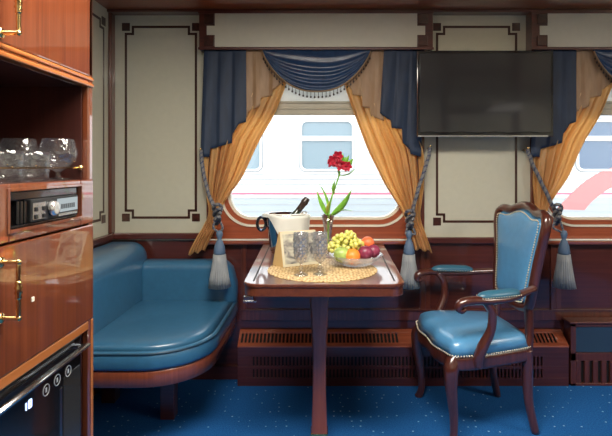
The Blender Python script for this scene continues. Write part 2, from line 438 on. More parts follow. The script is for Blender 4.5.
# corner post, chair rails, sill ledges
trim(MB().box(XL, X(115.5, DW), DW - .055, DW, RAILA, CEIL), 'woodz', .006)
trim(MB().box(X(109, DW), W1 - SHW, DW - .03, DW, RAILA - .036, RAILA), 'wood', .006)
trim(MB().box(XL, XL + .025, 1.3, DW - .03, RAILA - .036, RAILA), 'wood', .006)
trim(MB().box(W1 + SHW, W2 - SHW, DW - .03, DW, RAIL - .036, RAIL), 'wood', .006)
for w in (W1, W2): trim(MB().box(w - SHW, w + SHW, DW - .055, DW, RAIL - .040, RAIL - .006), 'sill', .015)
for w in (W1, W2): trim(MB().box(w - SHW, w + SHW, DW - .058, DW - .045, RAIL - .014, RAIL - .005), 'ivory', .002)
# uprights at the edges of the surrounds
for w in (W1, W2):
    for s in (-1, 1):
        a = w + s * SHW; trim(MB().box(min(a, a - s * .05), max(a, a - s * .05), DW - .015, DW, RAIL, CEIL), 'woodz', .003)
# inlay lines with stepped corners and corner squares
def inlay(u0, u1, z0, z1, wall='front'):
    s, w, t = .041, .0135, .0022; b = MB()
    def bx(ua, ub, za, zb, mi=0):
        if wall == 'front': b.box(ua, ub, DW - t, DW, za, zb, mi)
        else: b.box(XL, XL + t, ua, ub, za, zb, mi)
    for zz, sg in ((z0, 1), (z1, -1)):
        bx(u0 + s - w / 2, u1 - s + w / 2, zz - w / 2, zz + w / 2)
        for uu, su in ((u0, 1), (u1, -1)):
            bx(uu + su * s - w / 2, uu + su * s + w / 2, min(zz, zz + sg * s), max(zz, zz + sg * s))
            bx(min(uu - su * w / 2, uu + su * (s + w / 2)), max(uu - su * w / 2, uu + su * (s + w / 2)), zz + sg * s - w / 2, zz + sg * s + w / 2)
            bx(uu - .023, uu + .023, zz - .023, zz + .023, 1)
    for uu in (u0, u1): bx(uu - w / 2, uu + w / 2, z0 + s, z1 - s)
    trim(b, ['inlay', 'burl'], 0)
inlay(X(126, DW), X(196, DW), Z(217.5, DW), Z(27, DW))
inlay(X(437, DW), X(516, DW), Z(221.5, DW), Z(27, DW))
inlay(1.75, 2.69, Z(217, DW), Z(27, DW), 'left')
trim(MB().box(1.40, 2.34, YB, YB + .04, 1.865, 1.955), 'inlay')
# wainscot panels under the rails (raised rails and stiles)
ws = MB()
for a, b in ((-.47, .60), (.60, 1.36), (1.36, 2.9)):
    for xx in (a, b - .03): ws.box(xx, xx + .03, DW - .012, DW, .40, RAIL - .036)
    ws.box(a, b, DW - .012, DW, .34, .40)
trim(ws, 'woodz', .003)
trim(MB().box(-.47, 3.1, DW - .018, DW, .395, .405), 'wood', .002)
struct(MB().box(XL, -.48, DW - .02, DW, 0, .08).build('baseboard_front', 'wood', bevel=.004))

# windows
def window(n, w):
    yy = DW
    def ring(o, i_, y0, y1, mm, name, parent=None):
        b = MB(); O = rrect(w - WHW + o, w + WHW - o, WZ0 + o, WZ1 - o, WR - o, 10); I = rrect(w - WHW + i_, w + WHW - i_, WZ0 + i_, WZ1 - i_, max(WR - i_, .02), 10)
        b.loft([[(x, y0, z) for x, z in O], [(x, y0, z) for x, z in I], [(x, y1, z) for x, z in I], [(x, y1, z) for x, z in O]], 0, False, cap=False, loop=True)
        return b.build(name, mm, parent)
    e = empty('window_%d' % n, (w, yy, WZ0)); struct(e)
    f = ring(-.010, .002, yy - .008, yy + .02, 'ivory', 'window_frame', e); struct(f)
    r2 = ring(.001, .028, yy + .012, yy + .06, 'woodw', 'reveal', e); struct(r2)
    r3 = ring(.028, .042, yy + .03, yy + .08, 'ivory', 'inner_frame', e); struct(r3)
    I = rrect(w - WHW + .036, w + WHW - .036, WZ0 + .036, WZ1 - .036, WR - .036, 10)
    pn = MB().prism(I, 'y', yy + .066, yy + .070).build('pane', 'pane', e); struct(pn)
window(1, W1); window(2, W2)

# roller blinds rolled part way down
def blind(w, label):
    e = empty('roller_blind', (w, DW + .02, Z(115, DW)), label, 'blind', 'roller blinds')
    zb, zt = Z(115, DW), Z(101, DW)
    b = MB(); b.box(w - WHW + .04, w + WHW - .04, DW + .012, DW + .024, zb, zt)
    for zz, h in ((zb, .012), (zb + .035, .010), (zt - .012, .012)): b.box(w - WHW + .04, w + WHW - .04, DW + .004, DW + .026, zz, zz + h)
    b.build('bottom_bar', 'blind', e, bevel=.002)
    MB().box(w - WHW + .06, w + WHW - .06, DW + .017, DW + .019, zt, WZ1 - .03).build('blind_fabric', 'blindf', e)
blind(W1, 'beige roller blind pulled a little way down the middle window')
blind(W2, 'beige roller blind at the window cut off by the right picture edge')

# pelmets over the windows
DP = 2.72
def pelmet(w, label):
    x0, x1 = w - .663 + .004, w + .663 + .004; zb, zt = Z(49.5, DP), Z(11.5, DP)
    e = empty('window_pelmet', (w, DP, zb), label, 'pelmet', 'window pelmets')
    b = MB(); b.box(x0, x1, DP, DP + .011, zb, zt)
    b.box(x0, x0 + .011, DP + .011, DW, zb, zt); b.box(x1 - .011, x1, DP + .011, DW, zb, zt)
    b.box(x0 - .004, x1 + .004, DP - .006, DP, zb - .002, zb + .012); b.box(x0 - .004, x1 + .004, DP - .006, DP, zt - .012, zt + .002)
    b.build('pelmet_board', 'wood', e, bevel=.002)
    c0, c1, z0, z1 = x0 + .090, x1 - .090, Z(47, DP), Z(13.5, DP)
    nz0, nz1, nx = Z(35, DP), Z(26, DP), .045
    pts = [(c0, z0), (c1, z0), (c1, nz0), (c1 + nx, nz0), (c1 + nx, nz1), (c1, nz1), (c1, z1), (c0, z1), (c0, nz1), (c0 - nx, nz1), (c0 - nx, nz0), (c0, nz0)]
    MB().prism(pts, 'y', DP - .004, DP + .001).build('cream_panel', 'creamp', e)
    for sx in (x0 + .058, x1 - .058):
        for zz in (z0 + .033, z1 - .033):
            MB().box(sx - .028, sx + .028, DP - .010, DP, zz - .028, zz + .028).build('corner_block', 'burl', e, bevel=.003)
pelmet(W1, 'long cream and mahogany pelmet above the middle window')
pelmet(W2, 'cream and mahogany pelmet at top right, right of the television')
# cornice above pelmets
trim(MB().box(XL, XR, DP + .01, DW, Z(11.5, DP) + .002, CEIL), 'wood', .003)

# ---------------------------------------------------------------- curtains
def interp(tab, y):
    """tab rows (y, a, b) increasing y"""
    if y <= tab[0][0]: return tab[0][1:]
    for r0, r1 in zip(tab, tab[1:]):
        if y <= r1[0]:
            t = (y - r0[0]) / (r1[0] - r0[0]); return tuple(p + (q - p) * t for p, q in zip(r0[1:], r1[1:]))
    return tab[-1][1:]
def drape(tab, folds, ybot, tie, seed, hem):
    rnd = random.Random(seed); ph = [rnd.uniform(0, 6.28) for _ in range(4)]
    tabw = [(Z(y, 2.765), X(a, 2.765), X(b, 2.765)) for y, a, b in tab]
    y0 = tab[0][0]
    def fn(u, v):
        yy = y0 + (ybot - y0) * v
        a, b = interp(tab, yy)
        # smooth widths
        a2, b2 = interp(tab, yy - 6); a3, b3 = interp(tab, yy + 6); a = (a + a2 + a3) / 3; b = (b + b2 + b3) / 3
        tight = min(1, abs(yy - tie) / 45)
        amp = .006 + .020 * tight ** .7
        uu = u + .03 * math.sin(u * 9 + ph[0])
        off = math.sin(2 * PI * folds * uu + ph[1]) + .45 * math.sin(2 * PI * folds * 2.3 * uu + ph[2] + v * 2)
        px = a + (b - a) * u + .9 * math.sin(2 * PI * folds * uu + ph[1] + 1.3) * tight * (0.3 if yy > 222 else 1)
        yh = yy + (hem(u) if v > .82 else 0) * ((v - .82) / .18 if v > .82 else 0)
        d = 2.768 + amp * off * (.35 + .5 * min(1, max(0, (yy - 105) / 40)))
        if yy > 222: d -= .055 * min(1, (yy - 222) / 12)
        return P(px, yh, d)
    return MB().grid(fn, 110, 90)
Ltab = [(52, 243, 290), (82, 236, 288), (115, 222, 275), (140, 205, 260), (179, 204, 242), (199, 207, 226), (213, 210, 219), (222, 206, 219), (240, 195, 211), (256, 187, 204)]
Rtab = [(52, 343, 390), (84, 343, 392), (115, 354, 405), (150, 367, 424), (186, 385, 424), (208, 400, 421), (217, 405, 419), (226, 408, 423), (240, 412, 428), (253, 415, 433)]
dl = drape(Ltab, 6, 255, 214, 3, lambda u: 1.2 * math.sin(u * 14) - 5 * u).build('curtain_drape', 'gold', solid=.0015, loc=(-.6, 2.75, .75))
tag(dl, 'gold silk curtain drawn back to the left side of the middle window', 'curtain', 'gold curtain drapes')
dr = drape(Rtab, 6, 252, 217, 8, lambda u: 1.2 * math.sin(u * 14) + 3 * u - 3).build('curtain_drape', 'gold', solid=.0015, loc=(.5, 2.75, .75))
tag(dr, 'gold silk curtain drawn back to the right side of the middle window', 'curtain', 'gold curtain drapes')
for o, l in ((dl, 'gold silk curtain right of the television, behind the armchair back'),):
    c = o.copy(); COL.objects.link(c); c.location.x += SH; c['label'] = l

def tail(top0, top1, bot, n, d0, pleats, mat_, name, parent, seed=0):
    rnd = random.Random(seed)
    xs = [p[0] for p in bot]
    pl = [rnd.uniform(-.3, .3) for _ in range(8)]
    def fn(u, v):
        q = top0 + (top1 - top0) * u
        xb = bot[0][0] + (bot[-1][0] - bot[0][0]) * u
        yb = None
        for (xa, ya), (xc, yc) in zip(bot, bot[1:]):
            if xa <= xb <= xc:
                yb = ya + (yc - ya) * ((xb - xa) / max(xc - xa, 1e-6)); break
        if yb is None: yb = bot[-1][1]
        px = q + (xb - q) * v; py = 49 + (yb - 49) * v
        saw = (u * pleats + pl[0]) % 1.0
        tri = saw / .8 if saw < .8 else (1 - saw) / .2
        d = d0 + .008 * (tri - .5) * (.4 + .6 * v) + .0018 * math.sin(u * 17 + v * 3 + pl[1] * 9)
        return P(px, py, d)
    return MB().grid(fn, n, 26).build(name, mat_, parent, solid=.0018)
def valance(label):
    e = empty('curtain_valance', (W1, 2.74, Z(50, 2.74)), label, 'valance', 'swagged valances')
    nb = [(200.5, 157), (209.5, 157), (210, 149), (232, 143), (232.5, 134), (239, 124), (246, 122), (246.5, 112)]
    tail(204, 246, nb, 84, 2.738, 3.0, 'navy', 'navy_tail', e, 1)
    gb = [(244, 112), (247, 118), (248, 112), (260, 106), (260.5, 98), (272, 96), (272.5, 90), (287, 80)]
    tail(244, 286, gb, 84, 2.752, 2.6, 'tan', 'gold_tail', e, 2)
    nb = [(380, 113), (391, 121), (391.5, 128), (402, 129), (402.5, 142), (410, 150), (410.5, 154), (421, 157)]
    tail(384, 424, nb, 84, 2.738, 3.0, 'navy', 'navy_tail', e, 3)
    gb = [(343, 80), (352, 90), (352.5, 95), (362, 96), (362.5, 107), (370, 108), (370.5, 116), (384, 121)]
    tail(345, 386, gb, 84, 2.752, 2.6, 'tan', 'gold_tail', e, 4)
    # swag : curved sheet between top edge and catenary
    xa, xb = 262.0, 371.0; D = 2.733
    def edge(u): # lower edge
        px = xa + (xb - xa) * u; return px, 51 + 40.5 * (1 - abs(2 * u - 1) ** 2.3) ** .85
    def fn(u, v):
        px, yb = edge(u); py = 49 + (yb - 49) * v
        env = (1 - abs(2 * u - 1) ** 2)
        ph = v ** 1.5 * 2 * PI * 4.6 + .8 * math.sin(u * 7)
        d = D - .014 * env * math.sin(v * PI) - .0055 * env * math.sin(ph + 1.2 * (u - .5)) * (.2 + .8 * v)
        return P(px, py, d)
    MB().grid(fn, 90, 90).build('swag', 'satin', e, solid=.0015)
    pts = [P(edge(i / 60)[0], edge(i / 60)[1], D - .006) for i in range(61)]
    MB().tube(pts, .0075, 8, flat=.6).build('braid', 'braid', e)
    fr = MB(); tot = 0; last = pts[0]
    for i in range(1, 601):
        px, py = edge(i / 600); q = P(px, py, D - .006); tot += (q - last).length; last = q
        if tot > .0215:
            tot = 0
            L = .018 + .010 * math.sin(PI * i / 600)
            fr.tube([q, q + Vector((0, 0, -L))], .0016, 5); fr.ball(q + Vector((0, 0, -L - .004)), .0055, 8, sc=(1, 1, 1.3))
    fr.build('bobble_fringe', 'bead', e)
    return e
v1 = valance('navy swag and tails with bobble fringe over the middle window')
v2 = copy_tree(v1, (SH, 0, 0)); v2['label'] = 'navy and tan valance tails right of the television, over the right-hand window'

def rope(mb, pts, r, turns, strands=3, mi=0, mi2=1):
    pts = catmull(pts, 14); n = len(pts)
    for k in range(strands):
        q = []
        for i, p in enumerate(pts):
            d = (pts[min(i + 1, n - 1)] - pts[max(i - 1, 0)]).normalized()
            a = d.cross(Vector((0, 1, 0))); a.normalize(); b = d.cross(a)
            t = 2 * PI * (turns * i / n + k / strands); q.append(p + (a * math.cos(t) + b * math.sin(t)) * r * .55)
        mb.tube(q, r * .62, 6, mi if k % 2 == 0 else mi2)
def tieback(rp, knot, tx, label, ty=0, d=2.685):
    e = empty('curtain_tieback', P(tx, 288 + ty, d), label, 'tieback', 'tasselled curtain tiebacks')
    b = MB(); rope(b, [P(*q) for q in rp], .0115, 13); b.build('rope', ['ropeg', 'ropen'], e)
    kx, ky = knot; b = MB()
    for j in range(4):
        a = j * .8; pp = [P(kx + 4.2 * math.cos(t * 2 * PI / 10 + a) * (1 - .15 * j), ky + j * 4.2 - 6 + 3.5 * math.sin(t * 2 * PI / 10), d + .035 * math.sin(t * 2 * PI / 10)) for t in range(11)]
        rope(b, pp, .0085, 6)
    rope(b, [P(kx - 3, ky + 8, d), P(kx - 4, ky + 14, d), P(tx, 233 + ty, d)], .006, 4)
    rope(b, [P(kx + 3, ky + 8, d), P(kx + 5, ky + 14, d), P(tx, 233 + ty, d)], .006, 4)
    b.build('knot', ['ropeg', 'ropen'], e)
    c = P(tx, 288 + ty, d); s = d / F
    def H(py): return (288 + ty - py - ty) * s
    MB().lathe([(0, H(230)), (.014, H(231)), (.019, H(234)), (.014, H(237.5)), (.010, H(239)), (.017, H(241)), (.027, H(246)), (.032, H(252)), (.028, H(255)), (0, H(255.5))], c, 20).build('tassel_head', 'tblhead', e)
    MB().lathe([(0, H(254)), (.032, H(254.2)), (.036, H(262)), (.047, H(275)), (.058, H(287)), (.050, H(286.5)), (0, H(280))], c, 96, wob=lambda a, z: 1 + .07 * math.sin(a * 24) + .03 * math.sin(a * 7 + z * 40)).build('tassel_skirt', 'tassel', e)
    hk = rp[0]; h = P(*hk)
    MB().tube([h + Vector((0, DW - h.y, .0)), h + Vector((0, 0, 0)), h + Vector((0, -.01, .015))], .006, 8).build('hook', 'brass', e)
    return e
t1 = tieback([(201, 151, 2.74), (203, 170, 2.70), (209, 195, 2.66), (216, 211, 2.61)], (217.5, 214), 219.5, 'grey-blue tasselled tieback at the left side of the middle window', d=2.60)
t2 = tieback([(430, 148, 2.74), (427, 162, 2.70), (418, 190, 2.69), (412, 213, 2.69)], (410, 220), 409, 'grey-blue tasselled tieback at the right side of the middle window')
t3 = tieback([(527.5, 150, 2.74), (533, 165, 2.70), (545, 190, 2.69), (555, 211, 2.69)], (557.5, 214), 564, 'dark tasselled tieback beside the armchair back at right')

# ---------------------------------------------------------------- radiator casing
rc = empty('radiator_casing', (.5, 2.75, 0), 'long dark mahogany radiator casing with slotted grilles under the wainscot', 'radiator casing')
xa, xb = -.475, 1.388; YF = 2.70; zt, zf = .283, .222
b = MB(); b.add([(xa, YF + .012, 0), (xb, YF + .012, 0), (xb, YF + .012, zf - .004), (xa, YF + .012, zf - .004), (xb, DW - .012, zt - .004), (xa, DW - .012, zt - .004), (xa, DW - .012, 0), (xb, DW - .012, 0)],
    [(0, 1, 2, 3), (3, 2, 4, 5), (0, 3, 5, 6), (1, 7, 4, 2)])
b.build('casing_back', 'dark', rc)
b = MB(); b.box(xa, 1.388, YF - .001, YF + .010, 0, .045); b.box(xa, 1.388, YF - .001, YF + .010, .095, .112); b.box(xa, 1.388, YF - .001, YF + .010, .165, zf)
for x0, x1 in ((xa, -.40), (1.25, xb)): b.box(x0, x1, YF, YF + .010, .045, .165)
x = -.40
while x < 1.25:
    b.box(x, x + .011, YF, YF + .010, .045, .165); x += .0205
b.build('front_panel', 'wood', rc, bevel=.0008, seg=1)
def slope(y): return zf + (zt - zf) * (y - YF) / (DW - .012 - YF)
def top(b, x0, x1, y0, y1, th=.008, up=0):
    v = []
    for x in (x0, x1):
        for y in (y0, y1):
            for q in (0, th): v.append((x, y, slope(y) + q + up - .0))
    b.add(v, [(0, 1, 3, 2), (4, 6, 7, 5), (0, 4, 5, 1), (2, 3, 7, 6), (0, 2, 6, 4), (1, 5, 7, 3)])
b = MB()
top(b, xa, xb, YF - .006, YF + .014); top(b, xa, xb, DW - .030, DW - .012)
for x0, x1 in ((xa, -.47), (.44, .60), (1.33, xb)): top(b, x0, x1, YF + .014, DW - .030)
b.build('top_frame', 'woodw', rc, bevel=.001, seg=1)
for g0, g1 in ((-.47, .44), (.60, 1.33)):
    b = MB(); x = g0
    while x < g1 - .005:
        top(b, x, x + .0085, YF + .010, DW - .026, .006, .001); x += .0215
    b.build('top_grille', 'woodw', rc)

# bench unit at right
bu = empty('bench_unit', (2.2, 2.6, 0), 'low mahogany unit with navy panel at the right picture edge', 'bench')
x0, x1 = 1.40, 3.05; ztp = Z(322, 2.70)
b = MB(); b.box(x0, x1, 2.715, DW - .02, 0, ztp - .01); b.build('carcass', 'wood', bu)
b = MB(); b.box(x0 - .01, x1, 2.692, DW - .02, ztp - .010, ztp + .003); b.build('top_board', 'woodz', bu, bevel=.004)
b = MB(); za, zb2 = Z(353, 2.7), Z(327, 2.7)
b.box(x0, x1, 2.70, 2.716, za - .045, za); b.box(x0, x1, 2.70, 2.716, zb2, ztp - .012); b.box(x0, x0 + .03, 2.70, 2.716, 0, ztp - .012)
b.box(x0, x1, 2.70, 2.716, 0, .015); xx = x0 + .03
while xx < x1 - .03:
    b.box(xx, xx + .028, 2.70, 2.716, .015, za - .045); xx += .048
b.build('front_frame', 'woodz', bu, bevel=.002, seg=1)
b = MB(); b.prism(rrect(x0 + .03, x1 - .03, za + .003, zb2 - .003, .012, 4), 'y', 2.704, 2.716); b.build('navy_panel', 'navyp', bu, bevel=.003)
b = MB(); xx = x0 + .058
while xx < x1 - .03:
    b.box(xx, xx + .020, 2.712, 2.7155, .018, za - .05); xx += .048
b.build('slot', 'dark', bu)

# ---------------------------------------------------------------- television
tvx0, tvx1, tvz0, tvz1, tvd = X(417, 2.62), X(553.5, 2.62), Z(136.5, 2.62), Z(50.5, 2.62), 2.62
tv = empty('television', ((tvx0 + tvx1) / 2, 2.7, tvz0), 'flat black television mounted on the wall between the windows', 'television')
b = MB(); b.box(tvx0, tvx1, tvd, tvd + .035, tvz0, tvz1); b.box(tvx0 + .12, tvx1 - .12, tvd + .035, tvd + .055, tvz0 + .08, tvz1 - .08); b.build('housing', 'black', tv, bevel=.004)
MB().box(tvx0 + .016, tvx1 - .016, tvd - .0012, tvd + .002, tvz0 + .024, tvz1 - .016).build('screen', 'screen', tv)
b = MB(); b.box(tvx0 + .005, tvx1 - .03, tvd - .003, tvd + .002, tvz0 - .002, tvz0 + .007); b.build('silver_strip', 'steel', tv, bevel=.001)
b = MB(); b.box((tvx0 + tvx1) / 2 - .15, (tvx0 + tvx1) / 2 + .15, tvd + .055, DW - .003, 1.55, 1.75); b.build('wall_bracket', 'blackm', tv)
b = MB(); pts = [(tvx0 + .02 + i * (tvx1 - tvx0 - .1) / 12, tvd - .004, tvz0 + .022 + .004 * math.sin(i * 1.9)) for i in range(13)]
b.tube(catmull(pts, 4), .0016, 6); b.build('cable', 'black', tv)

# ---------------------------------------------------------------- corner sofa
sf = empty('corner_sofa', (-.85, 2.35, 0), 'blue leather corner seat with wooden base left of the table', 'sofa')
SX0, SX1, SY0, SY1 = XL + .01, -.487, 1.975, 2.775
out_ = rrect(SX0, SX1, SY0, SY1, .27, 14, (0, 0, 0.04, 1.0))
def inset(o, k):
    cx = sum(p[0] for p in o) / len(o); cy = sum(p[1] for p in o) / len(o)
    n = len(o); r = []
    for i in range(n):
        a, b_ = Vector(o[i - 1]), Vector(o[(i + 1) % n]); t = (b_ - a)
        if t.length < 1e-9: r.append(o[i]); continue
        t.normalize(); nn = Vector((-t.y, t.x)); r.append((o[i][0] + nn.x * k, o[i][1] + nn.y * k))
    return r
dense = []
for i in range(len(out_)):
    a, b_ = Vector(out_[i]), Vector(out_[(i + 1) % len(out_)]); m_ = max(1, int((b_ - a).length / .05))
    for k in range(m_): dense.append(tuple(a + (b_ - a) * (k / m_)))
b = MB(); R = []
for z, k in ((.387, .012), (.392, .002), (.405, -.003), (.425, -.005), (.445, -.003), (.458, .002), (.468, .010)):
    R.append([Vector((x, y, z)) for x, y in inset(dense, k)])
b.loft(R, 0, True)
b.dome(inset(dense, .010), .467, .030, 9, power=3.2, fn=lambda p: p + Vector((0, 0, -.012 * math.exp(-(((p.x + .82) / .16) ** 2 + ((p.y - 2.33) / .18) ** 2)) + .0025 * math.sin(p.x * 26 + 3 * math.sin(p.y * 9)) * math.exp(-(((p.x + .82) / .15) ** 2 + ((p.y - 2.35) / .12) ** 2)) )))
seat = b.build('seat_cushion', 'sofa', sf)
b = MB(); b.tube([(x, y, .460) for x, y in inset(dense, -.001)], .0045, 6, closed=True); b.build('piping', 'piping', seat)
b = MB(); R = []
for z, k in ((.316, .014), (.320, .008), (.380, .006), (.387, .010)): R.append([Vector((x, y, z)) for x, y in inset(dense, k)])
b.loft(R, 0, True); b.build('base_rail', 'tleg', sf)
def cushion(x0, x1, y0, y1, z0, z1, r, name, prof='x'):
    b = MB()
    if prof == 'x':   # runs along y, cross-section in x,z
        sec = rrect(x0, x1, z0, z1, r, 8, (1, .3, .2, .5)); n = 22; rings = []
        cx, cz = (x0 + x1) / 2, (z0 + z1) / 2
        for i in range(n + 1):
            t = i / n; y = y0 + (y1 - y0) * t; e = min(t, 1 - t) * (y1 - y0); q = 1 if e > .04 else math.sqrt(max(0, 1 - (1 - e / .04) ** 2)) * .10 + .90
            rings.append([Vector((cx + (a - cx) * q, y, cz + (c - cz) * q)) for a, c in sec])
        b.loft(rings, 0, True)
    else:
        sec = rrect(y0, y1, z0, z1, r, 8, (.3, 1, .5, .2)); n = 22; rings = []
        cy, cz = (y0 + y1) / 2, (z0 + z1) / 2
        for i in range(n + 1):
            t = i / n; x = x0 + (x1 - x0) * t; e = (1 - t) * (x1 - x0); q = 1 if e > .09 else math.sqrt(max(0, 1 - (1 - e / .09) ** 2)) * .55 + .45
            rings.append([Vector((x, y1 + (a - y1) * q, z0 + (c - z0) * q)) for a, c in sec])
        b.loft(rings, 0, True)
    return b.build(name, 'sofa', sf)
cushion(XL + .01, -1.0, 1.99, 2.775, .465, .806, .085, 'backrest', 'x')
cushion(-1.01, -.485, 2.665, 2.775, .465, .705, .05, 'backrest', 'y')
for (x0, x1, y0, y1) in ((-.79, -.72, 2.337, 2.40), (-1.15, -1.08, 2.50, 2.57)):
    MB().box(x0, x1, y0, y1, 0, .318).build('leg', 'wood', sf, bevel=.004)

# ---------------------------------------------------------------- cabinet on the left
XC = -.616; YC0, YC1 = .35, 1.291
cb = empty('built_in_cabinet', (-.92, .82, 0), 'tall glossy mahogany cabinet with open niche at the left picture edge', 'cabinet')
NT, NF = 1.4445, 1.199; DT, DB = 1.080, .826; SB = .803
b = MB()
b.box(XL + .002, XC - .02, YC1 - .022, YC1, 0, CEIL - .002); b.box(XL + .002, XC - .02, YC0, YC0 + .022, 0, CEIL - .002)
b.box(XL + .002, XC - .022, YC0 + .022, YC1 - .022, NT + .0, NT + .02); b.box(XL + .002, XC - .002, YC0 + .022, YC1 - .022, NF - .014, NF)
b.box(XL + .002, XL + .02, YC0 + .022, YC1 - .022, 0, CEIL - .002)
b.box(XL + .02, XC - .025, YC0 + .022, YC1 - .022, .77, .789)
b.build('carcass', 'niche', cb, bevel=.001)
# face frame
b = MB(); b.box(XC - .02, XC, YC1 - .022, YC1, 0, CEIL - .002); b.box(XC - .02, XC, YC0, YC0 + .03, 0, CEIL - .002); b.build('face_frame', 'cab', cb, bevel=.004)
b = MB()
for z0, z1, o in ((NT, NT + .010, .004), (NT + .010, NT + .017, -.003), (NT + .017, NT + .026, .003)): b.box(XC - .022, XC + o, YC0, YC1 + .001, z0, z1)
b.build('cornice_moulding', 'caby', cb, bevel=.003)
b = MB(); b.box(XC - .02, XC, YC0 + .03, YC1 - .003, NT + .028, CEIL - .02); ud = b.build('upper_door', 'cab', cb, bevel=.003)
b = MB(); b.box(XC - .02, XC + .002, YC0 + .03, YC1 - .002, DT + .003, NF - .001)
# stereo panel with opening
b = MB(); YS0, YS1, ZS0, ZS1 = .942, 1.222, 1.108, 1.183
b.box(XC - .02, XC + .002, YC0 + .03, YS0, DT + .003, NF); b.box(XC - .02, XC + .002, YS1, YC1 - .001, DT + .003, NF)
b.box(XC - .02, XC + .002, YS0, YS1, DT + .003, ZS0); b.box(XC - .02, XC + .002, YS0, YS1, ZS1, NF)
b.build('stereo_panel', 'cab', cb, bevel=.003)
b = MB(); b.box(XC - .02, XC + .002, YC0 + .03, YC1 - .001, DB + .002, DT - .001); dw = b.build('drawer', 'cab', cb, bevel=.003)
b = MB(); b.box(XC - .02, XC, YC0 + .03, YC1 - .022, SB, DB); b.build('edge_strip', 'caby', cb, bevel=.003)
b = MB(); b.box(XC - .015, XC + .001, YC1 - .012, YC1 + .001, 0, DB); b.build('edge_stile', 'caby', cb, bevel=.002)
b = MB(); b.box(XC + .002, XC + .004, X(31, 1) * 0 + 1.014, 1.022, Z(301.5, 1.018), Z(297, 1.018)); b.build('lock_plate', 'ivory', dw)
def pull(parent, z0, z1, d=.917):
    xf = XC + .002; xo = XC + .036; r = .0042
    b = MB()
    b.tube(catmull([(xf, d, z0), (xf + .02, d, z0), (xo - .004, d, z0), (xo, d, z0 + .004), (xo, d, z0 + .03), (xo, d, z1 - .03), (xo, d, z1 - .004), (xo - .004, d, z1), (xf + .02, d, z1), (xf, d, z1)], 5), r, 12)
    zm = (z0 + z1) / 2
    prof = [(0, -.018), (.0045, -.018), (.0065, -.014), (.0045, -.010), (.0075, -.005), (.0052, 0), (.0075, .005), (.0045, .010), (.0065, .014), (.0045, .018), (0, .018)]
    b.lathe(prof, (xo, d, zm), 16)
    for z in (z0, z1):
        b.lathe([(0, 0), (.010, 0), (.010, .003), (.006, .005), (0, .006)], (xf, d, z), 16, mtx=Matrix.Rotation(PI / 2, 3, 'Y'))
        b.ball((xo, d, z), .0058, 12)
    b.build('handle', 'brass', parent)
pull(dw, .943, 1.050); pull(ud, 1.488, 1.597)
b = MB(); b.tube([(XC - .022, YC0 + .03, 1.230), (XC - .022, YC1 - .024, 1.230)], .0022, 8)
for y in (YC1 - .026,): b.lathe([(0, 0), (.007, 0), (.007, .003), (.003, .006), (0, .006)], (XC - .022, y + .003, 1.230), 14, mtx=Matrix.Rotation(PI / 2, 3, 'X'))
b.build('gallery_rail', 'brass', cb)

b = MB()
for y0, y1, z0, z1 in ((YS0 - .008, YS0, ZS0 - .008, ZS1 + .007), (YS1, YS1 + .008, ZS0 - .008, ZS1 + .007), (YS0, YS1, ZS0 - .008, ZS0), (YS0, YS1, ZS1, ZS1 + .007)): b.box(XC - .001, XC + .005, y0, y1, z0, z1)
b.build('stereo_surround', 'cab', cb, bevel=.001)
# stereo in its opening
st = empty('car_stereo', (XC, 1.08, ZS0), 'black car stereo with silver knob built into the cabinet', 'stereo')
b = MB(); b.box(XC - .15, XC - .006, YS0 + .002, YS1 - .002, ZS0 + .001, ZS1 - .001); b.box(XC - .008, XC + .004, YS0 + .001, YS1 - .026, ZS0 + .001, ZS0 + .007); b.box(XC - .008, XC + .004, YS0 + .001, YS1 - .026, ZS1 - .018, ZS1 - .001)
for k in range(3): b.box(XC - .006, XC + .005, YS0 + .02 + k * .012, YS0 + .028 + k * .012, ZS0 + .008, ZS1 - .02)
b.build('housing', 'black', st, bevel=.0015)
b = MB(); b.box(XC - .006, XC + .010, 1.0, YS1 - .03, ZS0 + .008, ZS1 - .019); fp = b.build('faceplate', 'blackm', st, bevel=.002)
b = MB(); b.box(XC + .010, XC + .012, 1.098, YS1 - .036, ZS0 + .020, ZS1 - .024); b.build('display', 'lcd', fp)
b = MB()
for k in range(7): b.box(XC + .012, XC + .0126, 1.112 + k * .009, 1.117 + k * .009, ZS0 + .027, ZS0 + .038)
b.build('display_digits', 'blackm', fp)
b = MB(); b.box(XC + .010, XC + .0125, 1.10, YS1 - .04, ZS0 + .011, ZS0 + .017); b.build('silver_strip', 'steel', fp)
b = MB(); b.box(XC + .010, XC + .012, 1.004, 1.05, ZS0 + .012, ZS1 - .026)
b.build('silver_panel', 'steel', fp, bevel=.001)
for (y, z) in ((1.010, .014), (1.010, .030), (1.038, .014), (1.038, .030)):
    MB().box(XC + .0115, XC + .0145, y, y + .009, ZS0 + z, ZS0 + z + .009).build('button', 'blackm', fp, bevel=.001)
MB().lathe([(0, 0), (.017, 0), (.0165, .008), (.0145, .012), (.011, .0125), (0, .0115)], (XC + .010, 1.076, (ZS0 + ZS1) / 2 - .006), 28, mtx=Matrix.Rotation(PI / 2, 3, 'Y')).build('volume_knob', 'knob', fp)

